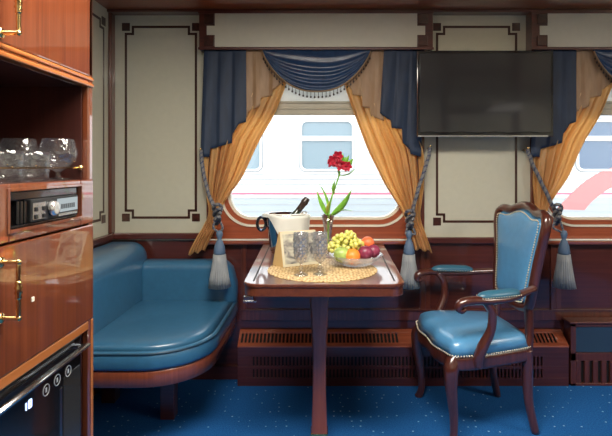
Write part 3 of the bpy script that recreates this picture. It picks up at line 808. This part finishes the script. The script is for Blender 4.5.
# wine cooler below
wc = empty('wine_cooler', (XC - .25, .98, 0), 'black glass wine cooler with steel handle at the bottom of the cabinet', 'fridge')
FY0, FY1 = .72, 1.262; FX = XC - .012
b = MB(); b.box(XL + .04, FX - .04, FY0, FY1 - .004, .02, SB - .022); b.build('cooler_body', 'blackm', wc)
b = MB(); b.box(FX - .036, FX, FY0, FY1 - .008, .03, SB - .006); dd = b.build('glass_door', 'black', wc, bevel=.003)
b = MB(); zz = .770
b.tube([(FX + .018, .78, zz), (FX + .018, 1.248, zz)], .009, 12, flat=.6)
for y in (.80, 1.235): b.box(FX, FX + .016, y - .006, y + .006, zz - .005, zz + .005)
b.build('handle', 'steel', dd)
for (px, py) in ((68, 371), (57, 380), (46, 390)):
    d = F * -FX / (CX - px); z = Z(py, d); b = MB()
    pts = [(FX + .0008, d + .0125 * math.cos(2 * PI * k / 24), z + .0125 * math.sin(2 * PI * k / 24)) for k in range(24)]
    b.tube(pts, .0011, 6, closed=True, ref=(1, 0, 0))
    b.box(FX, FX + .001, d - .003, d + .003, z - .005, z + .005)
    b.build('touch_button', 'white', dd)
# the two lit digits "18"
d = F * -FX / (CX - 28); z = Z(405, d); b = MB(); w_, h_ = .0088, .0155
def seg7(mb, y0, z0, on):
    S = {'a': (0, 1, 1), 'g': (0, .5, 1), 'd': (0, 0, 1), 'f': (0, .5, 0), 'b': (1, .5, 0), 'e': (0, 0, 0), 'c': (1, 0, 0)}
    for k in on:
        a, c, hz = S[k]; t = .0013
        if hz: mb.box(FX, FX + .0015, y0, y0 + w_, z0 + c * h_ - t, z0 + c * h_ + t)
        else: mb.box(FX, FX + .0015, y0 + a * w_ - t, y0 + a * w_ + t, z0 + c * h_, z0 + c * h_ + h_ / 2)
seg7(b, d - .016, z - .008, 'bc'); seg7(b, d + .002, z - .008, 'abcdefg'); b.build('temperature_digits', 'led', dd)
b = MB(); b.box(FX, FX + .001, 1.150, 1.158, .06, .70); b.build('door_light_streak', 'steel', dd)  # pale strip put in for a streak of light on the door glass
b = MB(); b.box(FX - .0005, FX + .0008, 1.165, 1.245, .06, .72); b.build('inner_glass', 'screen', dd)

# glasses in the niche
def fine(prof, n=6):
    out = []
    for (r0, z0), (r1, z1) in zip(prof, prof[1:]): out += [(r0 + (r1 - r0) * k / n, z0 + (z1 - z0) * k / n) for k in range(n)]
    return out + [prof[-1]]
def cut(z_lo, z_hi, k=10, amp=.045, pitch=.016):
    def w(a, z):
        if z < z_lo or z > z_hi: return 1
        return 1 + amp * (abs(math.sin(k / 2 * a + PI * z / pitch)) * abs(math.sin(k / 2 * a - PI * z / pitch)) - .5)
    return w
def tumbler(loc, label, name='crystal_tumbler', h=.068, r=.036, copy=None):
    b = MB(); b.lathe(fine([(0, 0), (r * .80, 0), (r * .84, .004), (r, h), (r - .003, h), (r * .80, .010), (0, .009)]), loc, 80, wob=cut(.006, h * .85))
    return tag(b.build(name, 'crystald', loc=loc), label, 'glass', 'crystal tumblers in the niche')
tumbler((-.672, 1.120, NF), 'cut crystal tumbler at the front of the cabinet niche, right of the other short one')
tumbler((-.680, 1.032, NF), 'short cut crystal tumbler at the left picture edge inside the cabinet niche')
def snifter(loc, label):
    prof = [(0, 0), (.026, 0), (.026, .003), (.006, .008), (.005, .020), (.018, .028), (.040, .048), (.045, .068), (.040, .090), (.036, .104), (.034, .104), (.038, .088), (.042, .068), (.037, .050), (.015, .032), (0, .030)]
    return tag(MB().lathe(fine(prof, 4), loc, 80, wob=cut(.035, .09)).build('brandy_glass', 'crystald', loc=loc), label, 'glass', 'round crystal glasses in the niche')
snifter((-.668, 1.215, NF), 'rightmost round crystal glass at the back of the cabinet niche')
snifter((-.760, 1.205, NF), 'tall round crystal glass directly behind the short tumblers in the niche')
snifter((-.855, 1.205, NF), 'leftmost round crystal glass at the back of the niche, near the picture edge')

# ---------------------------------------------------------------- table
TZ = .789
tb = empty('window_table', (0, 2.3, 0), 'glossy mahogany table on a single leg under the middle window', 'table')
TX0f, TX1f = -.300, .318; TX0b, TX1b = -.338, .355; TY0, TY1 = 1.815, 2.76
def tx(t, y): return
pts = rrect(-1, 1, 0, 1, .0, 1)
def tapered(inset_, r=.055):
    o = rrect(0, 1, TY0 + inset_, TY1 - .0, r, 8, (0, 0, 1, 1)); o = []
    W = .31 - inset_
    for x, y in rrect(-W, W, TY0 + inset_, TY1, r, 8, (0, 0, 1, 1)):
        t = (y - TY0) / (TY1 - TY0); o.append((.008 + x * (1 + .12 * t), y))
    return o
b = MB(); R = []
for z, k in ((TZ - .052, .010), (TZ - .048, .004), (TZ - .014, .004), (TZ - .012, .0), (TZ - .003, .0), (TZ, .003)): R.append([Vector((x, y, z)) for x, y in tapered(k)])
b.loft(R, 0, False); b.build('tabletop', 'table', tb)
for s in (-1, 1):
    b = MB(); v = []
    for y in (TY0 + .05, TY1 - .06):
        t = (y - TY0) / (TY1 - TY0); x = .008 + s * .272 * (1 + .12 * t)
        v += [(x - .003, y, TZ + .0002), (x + .003, y, TZ + .0002), (x - .003, y, TZ + .0008), (x + .003, y, TZ + .0008)]
    b.add(v, [(0, 1, 3, 2), (4, 6, 7, 5), (0, 4, 5, 1), (2, 3, 7, 6), (2, 6, 4, 0), (3, 1, 5, 7)])
    b.build('inlay_line', 'dark', tb)
b = MB(); b.box(-.298, -.262, TY0 + .012, TY0 + .03, TZ - .068, TZ - .050); b.box(-.300, -.250, TY0 + .010, TY0 + .03, TZ - .072, TZ - .066); b.build('hinge_bracket', 'steel', tb, bevel=.001)
LY = 2.15; s = LY / F; b = MB(); R = []
for z, w in ((.737, .046), (.62, .041), (.50, .034), (.36, .030), (.22, .030), (.10, .034), (.05, .036), (0, .036)):
    R.append([Vector((-.012 + x, LY + y, z)) for x, y in rrect(-w, w, -w, w, .010, 3)])
rings = []
for j in range(len(R) - 1):
    for k in range(4): rings.append([p.lerp(q, k / 4) for p, q in zip(R[j], R[j + 1])])
rings.append(R[-1]); b.loft(rings, 0, True); lg = b.build('leg', 'tleg', tb)
b = MB(); R = [[Vector((-.012 + x, LY + y, z)) for x, y in rrect(-w, w, -w, w, .010, 3)] for z, w in ((.045, .035), (.047, .0385), (.055, .0385), (.057, .035))]
b.loft(R, 0, False); b.build('brass_band', 'brass', lg)
b = MB(); b.box(-.28, .29, TY1 - .012, TY1 + .028, TZ - .05, TZ - .012); b.build('wall_batten', 'wood', tb)

# lace mat
b = MB(); c = (.002, 2.075); R = []
for (k, z) in ((1.0, .0008), (1.0, .0030), (.90, .0036), (.7, .0030), (.4, .0034), (.01, .0032)):
    R.append([Vector((c[0] + .232 * k * (1 + (.022 * abs(math.sin(a * 18)) if k > .8 else 0)) * math.cos(a), c[1] + .232 * k * (1 + (.022 * abs(math.sin(a * 18)) if k > .8 else 0)) * math.sin(a), TZ + z)) for a in [2 * PI * i / 216 for i in range(216)]])
b.loft(R, 0, False)
tag(b.build('lace_mat', 'lace', loc=(c[0], c[1], TZ)), 'round gold lace mat on the mahogany table top', 'mat')
TM = TZ + .0035

# ice bucket, napkin, bottle
BX, BY = X(286, 2.50), 2.50
bk = empty('ice_bucket', (BX, BY, TZ), 'metal ice bucket with ring handle at the back left of the table', 'bucket')
b = MB(); b.lathe([(0, .001), (.078, .001), (.081, .006), (.088, .06), (.100, .14), (.110, .190), (.118, .198), (.118, .202), (.106, .200), (.097, .14), (.084, .06), (.078, .008), (0, .006)], (BX, BY, TZ), 40); b.build('pail', 'chrome', bk)
b = MB()
c = Vector((BX - .117, BY - .02, TZ + .150)); pp = [c + Vector((-.022 * math.cos(a) - .008, 0, .034 * math.sin(a))) for a in [2 * PI * k / 20 for k in range(20)]]
b.tube(pp, .0080, 8, closed=True, ref=(0, 1, 0)); b.box(BX - .112, BX - .088, BY - .032, BY - .008, TZ + .165, TZ + .178); b.build('ring_handle', 'darkchrome', bk)
def nap(u, v):
    a = math.radians(-158 + 200 * u); low = .075 + .05 * (1 - abs(2 * u - 1)) + .02 * math.sin(u * 9)
    L = .135 * min(1, max(.10, (u - .12) / .20)) - .02 * max(0, u - .6)
    z = .204 - L * v
    r = .094 + .026 * (z / .2) + .004 + .004 * math.sin(u * 26) * v + (.003 if v > .1 else 0)
    if v < .06: r -= .014
    return Vector((BX + r * math.cos(a), BY + r * math.sin(a), TZ + z + (.003 if v < .06 else 0)))
b = MB(); b.grid(nap, 60, 24)
tag(b.build('napkin', 'linen', solid=.002, loc=(BX, BY - .1, TZ + .08)), 'white napkin wrapped around the ice bucket', 'napkin')
mt = Matrix.Rotation(math.radians(36), 3, 'Y') @ Matrix.Rotation(math.radians(-4), 3, 'X')
tip = P(307.5, 198, 2.47); base = tip - mt @ Vector((0, 0, .205))
bt = empty('champagne_bottle', base, 'dark champagne bottle leaning out of the ice bucket', 'bottle')
b = MB(); b.lathe([(0, 0), (.030, 0), (.036, .005), (.037, .03), (.034, .06), (.022, .098), (.0155, .13), (.0145, .16), (0, .162)], base, 24, mtx=mt); b.build('bottle_body', 'bottle', bt)
b = MB(); b.lathe([(.0165, .108), (.0160, .15), (.0165, .168), (.0195, .175), (.0195, .184), (.0165, .190), (.0175, .198), (.014, .205), (0, .206)], base, 24, mtx=mt); b.build('foil_neck', 'foil', bt)

# picture card on the mat (solid wedge with a print on its face)
def wedge():
    A = Vector((-.170, 2.095, TM)); B = Vector((-.012, 2.180, TM)); h = .150
    n = Vector((-(B - A).y, (B - A).x, 0)).normalized()
    A2, B2 = A + n * .085, B + n * .085; A2 += (A - B).normalized() * .015
    top_ = n * .040 + Vector((0, 0, h)); At, Bt = A + top_ + (B - A) * .0, B + top_
    e = empty('picture_card', A, 'standing picture card with blurred photo on the lace mat behind the goblets', 'card')
    b = MB(); t = n * .010
    b.add([A, B, Bt, At, A2, B2, Bt + t, At + t], [(0, 1, 2, 3), (4, 7, 6, 5), (0, 3, 7, 4), (1, 5, 6, 2), (3, 2, 6, 7), (0, 4, 5, 1)], 0)
    o = b.build('card_stand', ['cardside'], e, bevel=.001)
    u = (B - A).normalized(); w = (At - A).normalized(); f = u.cross(w).normalized()
    if f.y > 0: f = -f
    def quad(m0, m1, o0, o1, mm, nm):
        c = [A + u * m0 + w * m0, B - u * m0 + w * m0, Bt - u * m0 - w * m0, At + u * m0 - w * m0]
        v = [p + f * o0 for p in c] + [p + f * o1 for p in c]
        MB().add(v, [(0, 1, 2, 3), (4, 7, 6, 5), (0, 4, 5, 1), (1, 5, 6, 2), (2, 6, 7, 3), (3, 7, 4, 0)]).build(nm, mm, e)
    quad(.001, 0, 0, .0022, 'card', 'card_frame'); quad(.012, 0, .002, .0030, 'picture', 'photo_print')
wedge()

# goblets
def goblet(loc):
    e = empty('crystal_goblet', loc, 'cut crystal goblet at the front of the lace mat, left of its twin', 'glass', 'crystal goblets on the table')
    MB().lathe(fine([(.006, .047), (.015, .054), (.024, .066), (.029, .085), (.0315, .115), (.0315, .150), (.0305, .172), (.0285, .172), (.0295, .150), (.0290, .115), (.0265, .088), (.021, .070), (.010, .060), (0, .058)], 6), loc, 80, wob=cut(.055, .150, 8, .13, .026)).build('bowl', 'crystalg', e)
    MB().lathe([(0, 0), (.030, 0), (.030, .002), (.018, .006), (.007, .012), (.005, .020), (.010, .027), (.010, .031), (.005, .038), (.006, .047)], loc, 28).build('stem', 'glass', e)
    return e
g1 = goblet(Vector((X(301, 1.955), 1.955, TM)))
g2 = copy_tree(g1, (X(320, 1.965) - X(301, 1.955), .01, 0)); g2['label'] = 'cut crystal goblet at the front of the mat, right of its twin, nearer the fruit'

# vase with flower
VX, VY = .030, 2.42
tag(MB().lathe([(0, 0), (.024, 0), (.026, .004), (.018, .02), (.017, .06), (.023, .14), (.033, .205), (.031, .205), (.021, .14), (.014, .06), (.013, .03), (0, .026)], (VX, VY, TZ), 28).build('glass_vase', 'glass', loc=(VX, VY, TZ)), 'slim clear glass vase holding a red flower behind the grapes', 'vase')
fl = empty('alstroemeria_stem', (VX, VY, TZ + .03), 'red flower on a leafy green stem standing in the glass vase', 'flower')
stem = catmull([(VX, VY, TZ + .04), (VX + .004, VY, TZ + .20), P(331, 200, VY), P(336, 185, VY), P(340, 172, VY)], 6)
MB().tube(stem, [.005, .005, .0045, .004, .004], 8).build('stem', 'leaf', fl)
def leafmesh(a, b_, wd, bend, mm='leaf', parent=fl, name='leaf', tw=0.6):
    a, b_ = Vector(a), Vector(b_); ax = b_ - a; side = ax.cross(Vector((0, 1, 0))).normalized()
    side = Matrix.Rotation(tw, 3, ax.normalized()) @ side
    def fn(u, v):
        w = wd * math.sin(PI * min(1, (.06 + v * .94)) ** .8); q = (u - .5) * 2
        return a + ax * v + Vector(bend) * math.sin(PI * v) + side * q * w + Vector((0, 1, 0)) * abs(q) * w * .35
    return MB().grid(fn, 6, 14).build(name, mm, parent, solid=.0008)
V_ = VY
leafmesh(P(328, 216, V_), P(316.5, 190, V_ - .01), .013, (-.004, 0, -.004))
leafmesh(P(329, 216, V_), P(319, 183.5, V_ + .02), .008, (.014, 0, .004))
leafmesh(P(331, 216, V_), P(352, 189, V_ - .02), .020, (.008, 0, -.010))
leafmesh(P(332, 213, V_), P(353, 211, V_ - .04), .004, (0, 0, .010))
leafmesh(P(327, 214, V_), P(330, 200, V_ - .03), .011, (-.004, -.01, 0), 'bud')
leafmesh(P(334, 194, V_), P(335, 180, V_ - .03), .010, (-.006, -.01, 0))
leafmesh(P(340, 176, V_), P(337, 166, V_ - .02), .007, (0, 0, 0)); leafmesh(P(340, 176, V_), P(357, 167, V_ - .02), .004, (.004, 0, -.010))
def bloom(c, r, seed):
    rnd = random.Random(seed); b = MB(); c = Vector(c)
    for k in range(6):
        a = k * PI / 3 + rnd.uniform(-.2, .2); el = rnd.uniform(.1, .7)
        dirv = Vector((math.cos(a) * math.cos(el), -.5 - .3 * rnd.random(), math.sin(a) * math.cos(el))).normalized()
        sd = dirv.cross(Vector((0, 1, 0))).normalized()
        def fn(u, v, dirv=dirv, sd=sd): return c + dirv * r * v + sd * (u - .5) * r * .62 * math.sin(PI * (.1 + .82 * v)) + Vector((0, .0, -.12 * r * v * v))
        b.grid(fn, 4, 8)
    b.tube([c + Vector((0, .008, -.01)), c], .004, 6)
    b.build('blossom', 'petal', fl, solid=.0012)
for i, (px, py, r) in enumerate(((333, 160, .036), (338, 155.5, .034), (341, 165, .036), (347, 166, .032), (331.5, 163, .026), (337, 161, .034))): bloom(P(px, py, V_ - .02), r, i)
for i, (px, py, qx, qy) in enumerate(((341, 168, 343, 153), (343, 168, 349, 155), (344, 168, 354, 158), (344, 168, 353, 162), (341, 168, 346, 156))):
    leafmesh(P(px, py, V_), P(qx, qy, V_ - .01), .013, (0, -.01, 0), 'leaf', fl, 'bud', .5)

# fruit bowl and fruit
FXc, FYc = .150, 2.150
prof = [(0, .002), (.055, .002), (.070, .008), (.095, .024), (.118, .048), (.121, .050), (.117, .051), (.092, .029), (.066, .013), (0, .008)]
tag(MB().lathe(prof, (FXc, FYc, TM), 72, wob=lambda a, z: 1 + (.035 * abs(math.sin(a * 9)) if z > .03 else 0)).build('fruit_bowl', 'crystal', loc=(FXc, FYc, TM)), 'low cut crystal bowl full of fruit at the right of the table', 'bowl')
def fruit(name, loc, r, mm, label, cat, sc_=(1, 1, .94), dent=.12, stem_=True, group=None):
    e = empty(name, loc, label, cat, group)
    MB().ball(loc, r, 26, sc=sc_, dent=dent).build('flesh', mm, e)
    if stem_: MB().tube([Vector(loc) + Vector((0, 0, r * .78)), Vector(loc) + Vector((.002, 0, r * 1.02))], .0012, 6).build('stalk', 'bead', e)
    return e
fruit('apple', (.086, 2.098, .850), .036, 'apple', 'green apple at the left side of the fruit bowl', 'apple')
fruit('orange', (.133, 2.085, .844), .034, 'orange', 'whole orange at the front of the bowl beside the green apple', 'orange', (1, 1, .97), .03, False)
fruit('plum', (.189, 2.102, .856), .033, 'plum', 'dark red plum right of the orange, the nearer of two', 'plum', (1, 1, .98), .08, True, 'plums in the bowl')
fruit('plum', (.229, 2.148, .856), .031, 'plum', 'dark plum at the right rim of the fruit bowl, farther of two', 'plum', (1, 1, .98), .08, True, 'plums in the bowl')
fruit('peach', (.206, 2.170, .888), .031, 'peach', 'orange-red peach resting against the right side of the grapes', 'peach', (1, 1, .97), .05, False)
gr = empty('grape_bunch', (.10, 2.17, .85), 'bunch of pale green grapes heaped on top of the bowl', 'grapes')
g0 = MB().ball((0, 0, 0), .0108, 12, sc=(1, 1, 1.12)).build('grape', 'grape')
rnd = random.Random(5); pos = []
for _ in range(9000):
    u = Vector((rnd.gauss(0, 1), rnd.gauss(0, 1), rnd.gauss(0, 1))).normalized()
    lobes = [((.105, 2.165, .893), (.055, .042, .036)), ((.070, 2.160, .872), (.040, .036, .026)), ((.145, 2.150, .876), (.042, .032, .026)), ((.118, 2.18, .915), (.030, .026, .020)), ((.160, 2.105, .886), (.018, .014, .018))]
    lc, ls = lobes[rnd.randrange(5)]
    p = Vector((lc[0] + u.x * ls[0], lc[1] + u.y * ls[1], lc[2] + u.z * ls[2]))
    if all((p - q).length > .0175 for q in pos) and p.z > .858 and (p - Vector((.206, 2.17, .888))).length > .040 and (p - Vector((.078, 2.075, .846))).length > .045 and (p - Vector((.188, 2.085, .852))).length > .042:
        pos.append(p)
    if len(pos) >= 96: break
for i, p in enumerate(pos):
    o = g0 if i == 0 else g0.copy()
    if i: COL.objects.link(o)
    o.parent = gr; o.location = p - Vector(gr.location); o.rotation_euler = (rnd.uniform(-.6, .6), rnd.uniform(-.6, .6), 0)
    k = rnd.uniform(.9, 1.12); o.scale = (k, k, k)
b = MB(); b.tube(catmull([(.10, 2.165, .86), (.112, 2.17, .91), (.105, 2.16, .945)], 5), .0022, 6); b.build('stalk', 'leaf', gr)

# ---------------------------------------------------------------- armchair (local x = forward, y = towards the camera side)
ch = empty('armchair', (0, 0, 0), 'carved mahogany armchair with light blue leather seat and brass nails', 'chair')
seat_o = []
def so(x, y): seat_o.append((x, y, 0))
ctrl = [(.235, 0), (.242, .10), (.222, .19), (.205, .240), (.14, .256), (0, .235), (-.13, .205), (-.195, .180), (-.215, .12), (-.218, 0)]
ctrl = ctrl + [(x, -y) for x, y in ctrl[-2:0:-1]]
sm = [(p.x, p.y) for p in catmull([(x, y, 0) for x, y in ctrl], 6, True)]
area = sum(a[0] * b_[1] - b_[0] * a[1] for a, b_ in zip(sm, sm[1:] + sm[:1]))
if area < 0: sm = sm[::-1]
b = MB(); R = []
for z, k in ((.335, .010), (.338, .002), (.350, .0), (.385, .0), (.398, .004), (.400, .008)): R.append([Vector((x, y, z)) for x, y in inset(sm, k)])
b.loft(R, 0, True); b.build('seat_rail', 'chair', ch)
b = MB(); b.dome(inset(sm, .004), .398, .092, 14, power=2.7); b.build('seat', 'chairl', ch)
def nails(loop, name, parent, step=.0125, r=.0044, off=(0, 0, 0)):
    b = MB(); tot = step; n = len(loop)
    for i in range(n):
        a, c = Vector(loop[i]), Vector(loop[(i + 1) % n]); L = (c - a).length
        while tot <= L:
            b.ball(a + (c - a) * (tot / L), r, 6); tot += step
        tot -= L
    o = b.build(name, 'nail', parent); o['kind'] = 'stuff'; return o
nails([(x, y, .402) for x, y in inset(sm, -.001)], 'nail_trim', ch)
for s in (-1, 1):
    b = MB(); b.tube(catmull([(.185, s * .215, .385), (.205, s * .232, .34), (.207, s * .236, .26), (.190, s * .222, .13), (.188, s * .220, .05), (.200, s * .232, .0)], 6), [.030, .034, .027, .020, .017, .020], 12); b.build('leg', 'chair', ch)
    b = MB(); b.tube(catmull([(-.185, s * .170, .385), (-.188, s * .172, .30), (-.192, s * .174, .15), (-.222, s * .182, .0)], 6), [.026, .025, .021, .018], 8); b.build('leg', 'chair', ch)
# back
def bx(y, z): return -.195 - .14 * max(0, z - .42) + .45 * y * y
BW = 1.07
oc = [(0, .535), (.09, .540), (.150, .565), (.172, .64), (.185, .74), (.205, .85), (.224, .94), (.218, 1.0), (.175, 1.028), (.115, 1.026), (.06, 1.045), (0, 1.055)]
oc = [(y * BW, z) for y, z in oc]
oc = oc + [(-y, z) for y, z in oc[-2:0:-1]]
lo = [(p.x, p.y) for p in catmull([(y, z, 0) for y, z in oc], 5, True)]
def ins(o, k):
    r = inset(o, k); return r
ar = sum(a[0] * b_[1] - b_[0] * a[1] for a, b_ in zip(lo, lo[1:] + lo[:1]))
if ar < 0: lo = lo[::-1]
b = MB(); b.tube([(bx(y, z), y, z) for y, z in ins(lo, .018)], .0235, 10, closed=True, ref=(1, 0, 0)); b.build('back_frame', 'chair', ch)
pad = ins(lo, .032); cy = 0; cz = sum(p[1] for p in pad) / len(pad)
for sg, hh, nm in ((1, .035, 'backrest'), (-1, .015, 'back_cover')):
    R = []
    for k in range(11):
        q = max(1 - k / 10, .003); h = (.008 + hh * (1 - q ** 2.4) ** (1 / 2.4)) * sg
        ring = []
        for y, z in pad:
            yy, z2 = y * q, cz + (z - cz) * q; ring.append(Vector((bx(yy, z2) + h, yy, z2)))
        R.append(ring)
    b = MB(); b.loft(R, 0, True); b.build(nm, 'chairl', ch)
nails([(bx(y, z) + .027, y, z) for y, z in ins(lo, .045)], 'back_nail_trim', ch, .0125, .0042)
for s in (-1, 1):
    b = MB(); b.tube(catmull([(-.190, s * .165, .37), (-.205, s * .158, .46), (bx(.15, .57), s * .145, .585)], 5), [.024, .019, .022], 10)
    b.build('back_post', 'chair', ch)
for s in (-1, 1):
    e = MB(); e.tube(catmull([(bx(.185, .68) + .01, s * .192, .672), (-.14, s * .225, .664), (-.05, s * .262, .652), (.05, s * .285, .652), (.130, s * .290, .656), (.180, s * .286, .646), (.194, s * .284, .624), (.180, s * .283, .610), (.164, s * .284, .618)], 6),
        [.021, .020, .021, .023, .024, .023, .020, .016, .011], 10, flat=.8)
    e.tube(catmull([(.070, s * .284, .648), (.040, s * .280, .60), (.040, s * .272, .52), (.075, s * .262, .44), (.090, s * .254, .385), (.085, s * .250, .350)], 6), [.020, .019, .020, .025, .024, .018], 10)
    arm = e.build('arm', 'chair', ch)
    e = MB(); rr = []
    for k in range(15):
        t = k / 14; x = -.115 + .225 * t; w = .030 * max(.05, (1 - abs(2 * t - 1) ** 4)) ** .5; h = .027 * max(.05, (1 - abs(2 * t - 1) ** 4)) ** .5
        yc = s * (.240 + .30 * (x + .115) - .50 * (x + .115) ** 2)
        rr.append([Vector((x, yc + w * math.cos(a), .667 + (h * math.sin(a) if math.sin(a) > 0 else .35 * h * math.sin(a)))) for a in [2 * PI * j / 14 for j in range(14)]])
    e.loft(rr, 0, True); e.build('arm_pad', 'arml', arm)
    e = MB()
    for side in (-1, 1):
        for k in range(16):
            x = -.10 + .195 * k / 15; yc = s * (.240 + .30 * (x + .115) - .50 * (x + .115) ** 2); e.ball((x, yc + side * .0295, .667), .0030, 6)
    o = e.build('arm_nail_trim', 'nail', arm); o['kind'] = 'stuff'
ch.location = (.746, 2.375, 0); ch.rotation_euler = (0, 0, math.radians(180 + 7)); ch.scale = (1, 1, 1)

# ---------------------------------------------------------------- outside
struct(MB().box(-14, 18, DW + .2, 30, -1.35, -1.25).build('ground', 'ballast'))
TD = 7.0
tr = empty('train_carriage', (0, TD, -1.2), 'white railway carriage with a thin red stripe seen through the windows', 'train')
body = [(TD, -.2), (TD, 2.7), (TD + .15, 3.0), (TD + .6, 3.25), (TD + 1.4, 3.35), (TD + 2.2, 3.25), (TD + 2.8, 2.7), (TD + 2.8, -.2)]
MB().prism(body, 'x', -9, 13).build('body', 'white', tr)
b = MB(); b.box(-9, 13, TD + .3, TD + 2.5, -.8, -.2)
for x in (-7, -5, 9, 11):
    b.lathe([(0, 0), (.45, 0), (.45, .12), (0, .12)], (x, TD + .5, -.8), 32, mtx=Matrix.Rotation(PI / 2, 3, 'X'))
b.build('underframe', 'tgrey', tr)
b = MB()
for py, h in ((174, .6), (179, 1.0), (183.5, 1.0), (187.5, .7), (197.5, 1.0), (204, .8), (211, .8)):
    b.box(-9, 13, TD - .012, TD, Z(py + h, TD), Z(py, TD))
b.build('rib', 'tgrey', tr)
MB().box(-9, 13, TD - .013, TD, Z(194.5, TD), Z(192.5, TD)).build('red_stripe', 'tpink', tr)
MB().box(-9, 13, TD - .008, TD, Z(226, TD), Z(199, TD)).build('lower_band', 'tblue', tr)
k0 = 1.342
for i in range(-4, 8):
    if i in (1, 2): pass
    x0 = X(302, TD) + i * k0; x1 = x0 + X(352 - 302 + CX, TD); z0, z1 = Z(169, TD), Z(122, TD)
    e = MB(); O = rrect(x0 - .03, x1 + .03, z0 - .03, z1 + .03, .09, 6); I = rrect(x0, x1, z0, z1, .07, 6)
    e.loft([[(x, TD - .03, z) for x, z in O], [(x, TD - .03, z) for x, z in I], [(x, TD + .0, z) for x, z in I], [(x, TD + .0, z) for x, z in O]], 0, False, cap=False, loop=True)
    zm = Z(138.5, TD); e.box(x0, x1, TD - .028, TD - .006, zm - .035, zm + .035)
    w = e.build('window', 'tgrey' if False else 'white', tr)
    O2 = rrect(x0 - .045, x1 + .045, z0 - .045, z1 + .045, .10, 6)
    q = MB(); q.loft([[(x, TD - .010, z) for x, z in O2], [(x, TD - .010, z) for x, z in O], [(x, TD - .001, z) for x, z in O], [(x, TD - .001, z) for x, z in O2]], 0, False, cap=False, loop=True); q.build('window_seal', 'tgrey', w)
    MB().prism(I, 'y', TD - .006, TD - .002).build('window_pane', 'tdark' if i >= 3 else 'tglass', w)
# red sweeping mark on the carriage side
up = [(556, 209), (575, 190), (590, 178), (606, 170), (630, 164), (700, 160)]; dn = [(700, 176), (632, 180), (612, 187), (598, 196), (590, 203), (584, 210)]
U = catmull([(X(a, TD), Z(b_, TD), 0) for a, b_ in up], 6); Dn = catmull([(X(a, TD), Z(b_, TD), 0) for a, b_ in dn], 6)
n = len(U); v = [(p.x, TD - .014, p.y) for p in U] + [(p.x, TD - .014, p.y) for p in Dn[::-1]] + [(p.x, TD, p.y) for p in U] + [(p.x, TD, p.y) for p in Dn[::-1]]
MB().add(v, [(i, i + 1, n + i + 1, n + i) for i in range(n - 1)] + [(2 * n + i, 2 * n + i + 1, i + 1, i) for i in range(n - 1)] + [(3 * n + i, 3 * n + i + 1, n + i + 1, n + i) for i in range(n - 1)]).build('red_swoosh', 'tred', tr)
MB().prism([(X(a, TD), Z(b_, TD)) for a, b_ in ((598, 118), (603, 108), (614, 104), (618, 114), (610, 122))], 'y', TD - .012, TD).build('emblem', 'tgrey', tr)

# ---------------------------------------------------------------- light
w = bpy.data.worlds.new('world'); sc.world = w; w.use_nodes = True; nt = w.node_tree; nt.nodes.clear()
o = nt.nodes.new('ShaderNodeOutputWorld'); bg = nt.nodes.new('ShaderNodeBackground'); nt.links.new(bg.outputs[0], o.inputs[0])
bg.inputs[0].default_value = (0.93, 0.97, 1.0, 1); bg.inputs[1].default_value = 5.0
for wx in (W1, W2):
    l = bpy.data.lights.new('window_portal', 'AREA'); l.shape = 'RECTANGLE'; l.size = 2 * WHW; l.size_y = WZ1 - WZ0
    l.cycles.is_portal = True
    q = bpy.data.objects.new('window_portal', l); COL.objects.link(q); q.location = (wx, DW + .11, (WZ0 + WZ1) / 2); q.rotation_euler = (-PI / 2, 0, 0)
# added fill lights in made-up ceiling fixtures, unseen above the frame
def fill_lamp(x, y, sx, sy, e_, label):
    em = empty('fill_lamp', (x, y, CEIL), label, 'lamp', 'added fill lamps')
    MB().box(x - sx / 2 - .02, x + sx / 2 + .02, y - sy / 2 - .02, y + sy / 2 + .02, CEIL - .025, CEIL).build('fill_housing', 'brass', em, bevel=.004)
    MB().box(x - sx / 2, x + sx / 2, y - sy / 2, y + sy / 2, CEIL - .030, CEIL - .024).build('fill_panel', 'lamp', em)
    l = bpy.data.lights.new('fill_light', 'AREA'); l.shape = 'RECTANGLE'; l.size = sx; l.size_y = sy; l.energy = e_; l.color = (1.0, .93, .82)
    q = bpy.data.objects.new('fill_light', l); COL.objects.link(q); q.location = (x, y, CEIL - .035)
fill_lamp(-.05, 1.0, 1.3, .5, 64, 'wide brass-edged fill lamp added unseen over the middle of the compartment')
fill_lamp(2.72, .9, .5, .9, 30, 'brass-edged fill lamp added out of view by the right-hand wall')

sc.view_settings.view_transform = 'Standard'; sc.view_settings.look = 'None'; sc.view_settings.exposure = 0.12; sc.view_settings.gamma = 1
sc.cycles.max_bounces = 10; sc.cycles.transparent_max_bounces = 16; sc.cycles.caustics_reflective = True; sc.cycles.caustics_refractive = True
sc.cycles.sample_clamp_indirect = 6; sc.cycles.blur_glossy = 0.5
sc.cycles.use_denoising = True
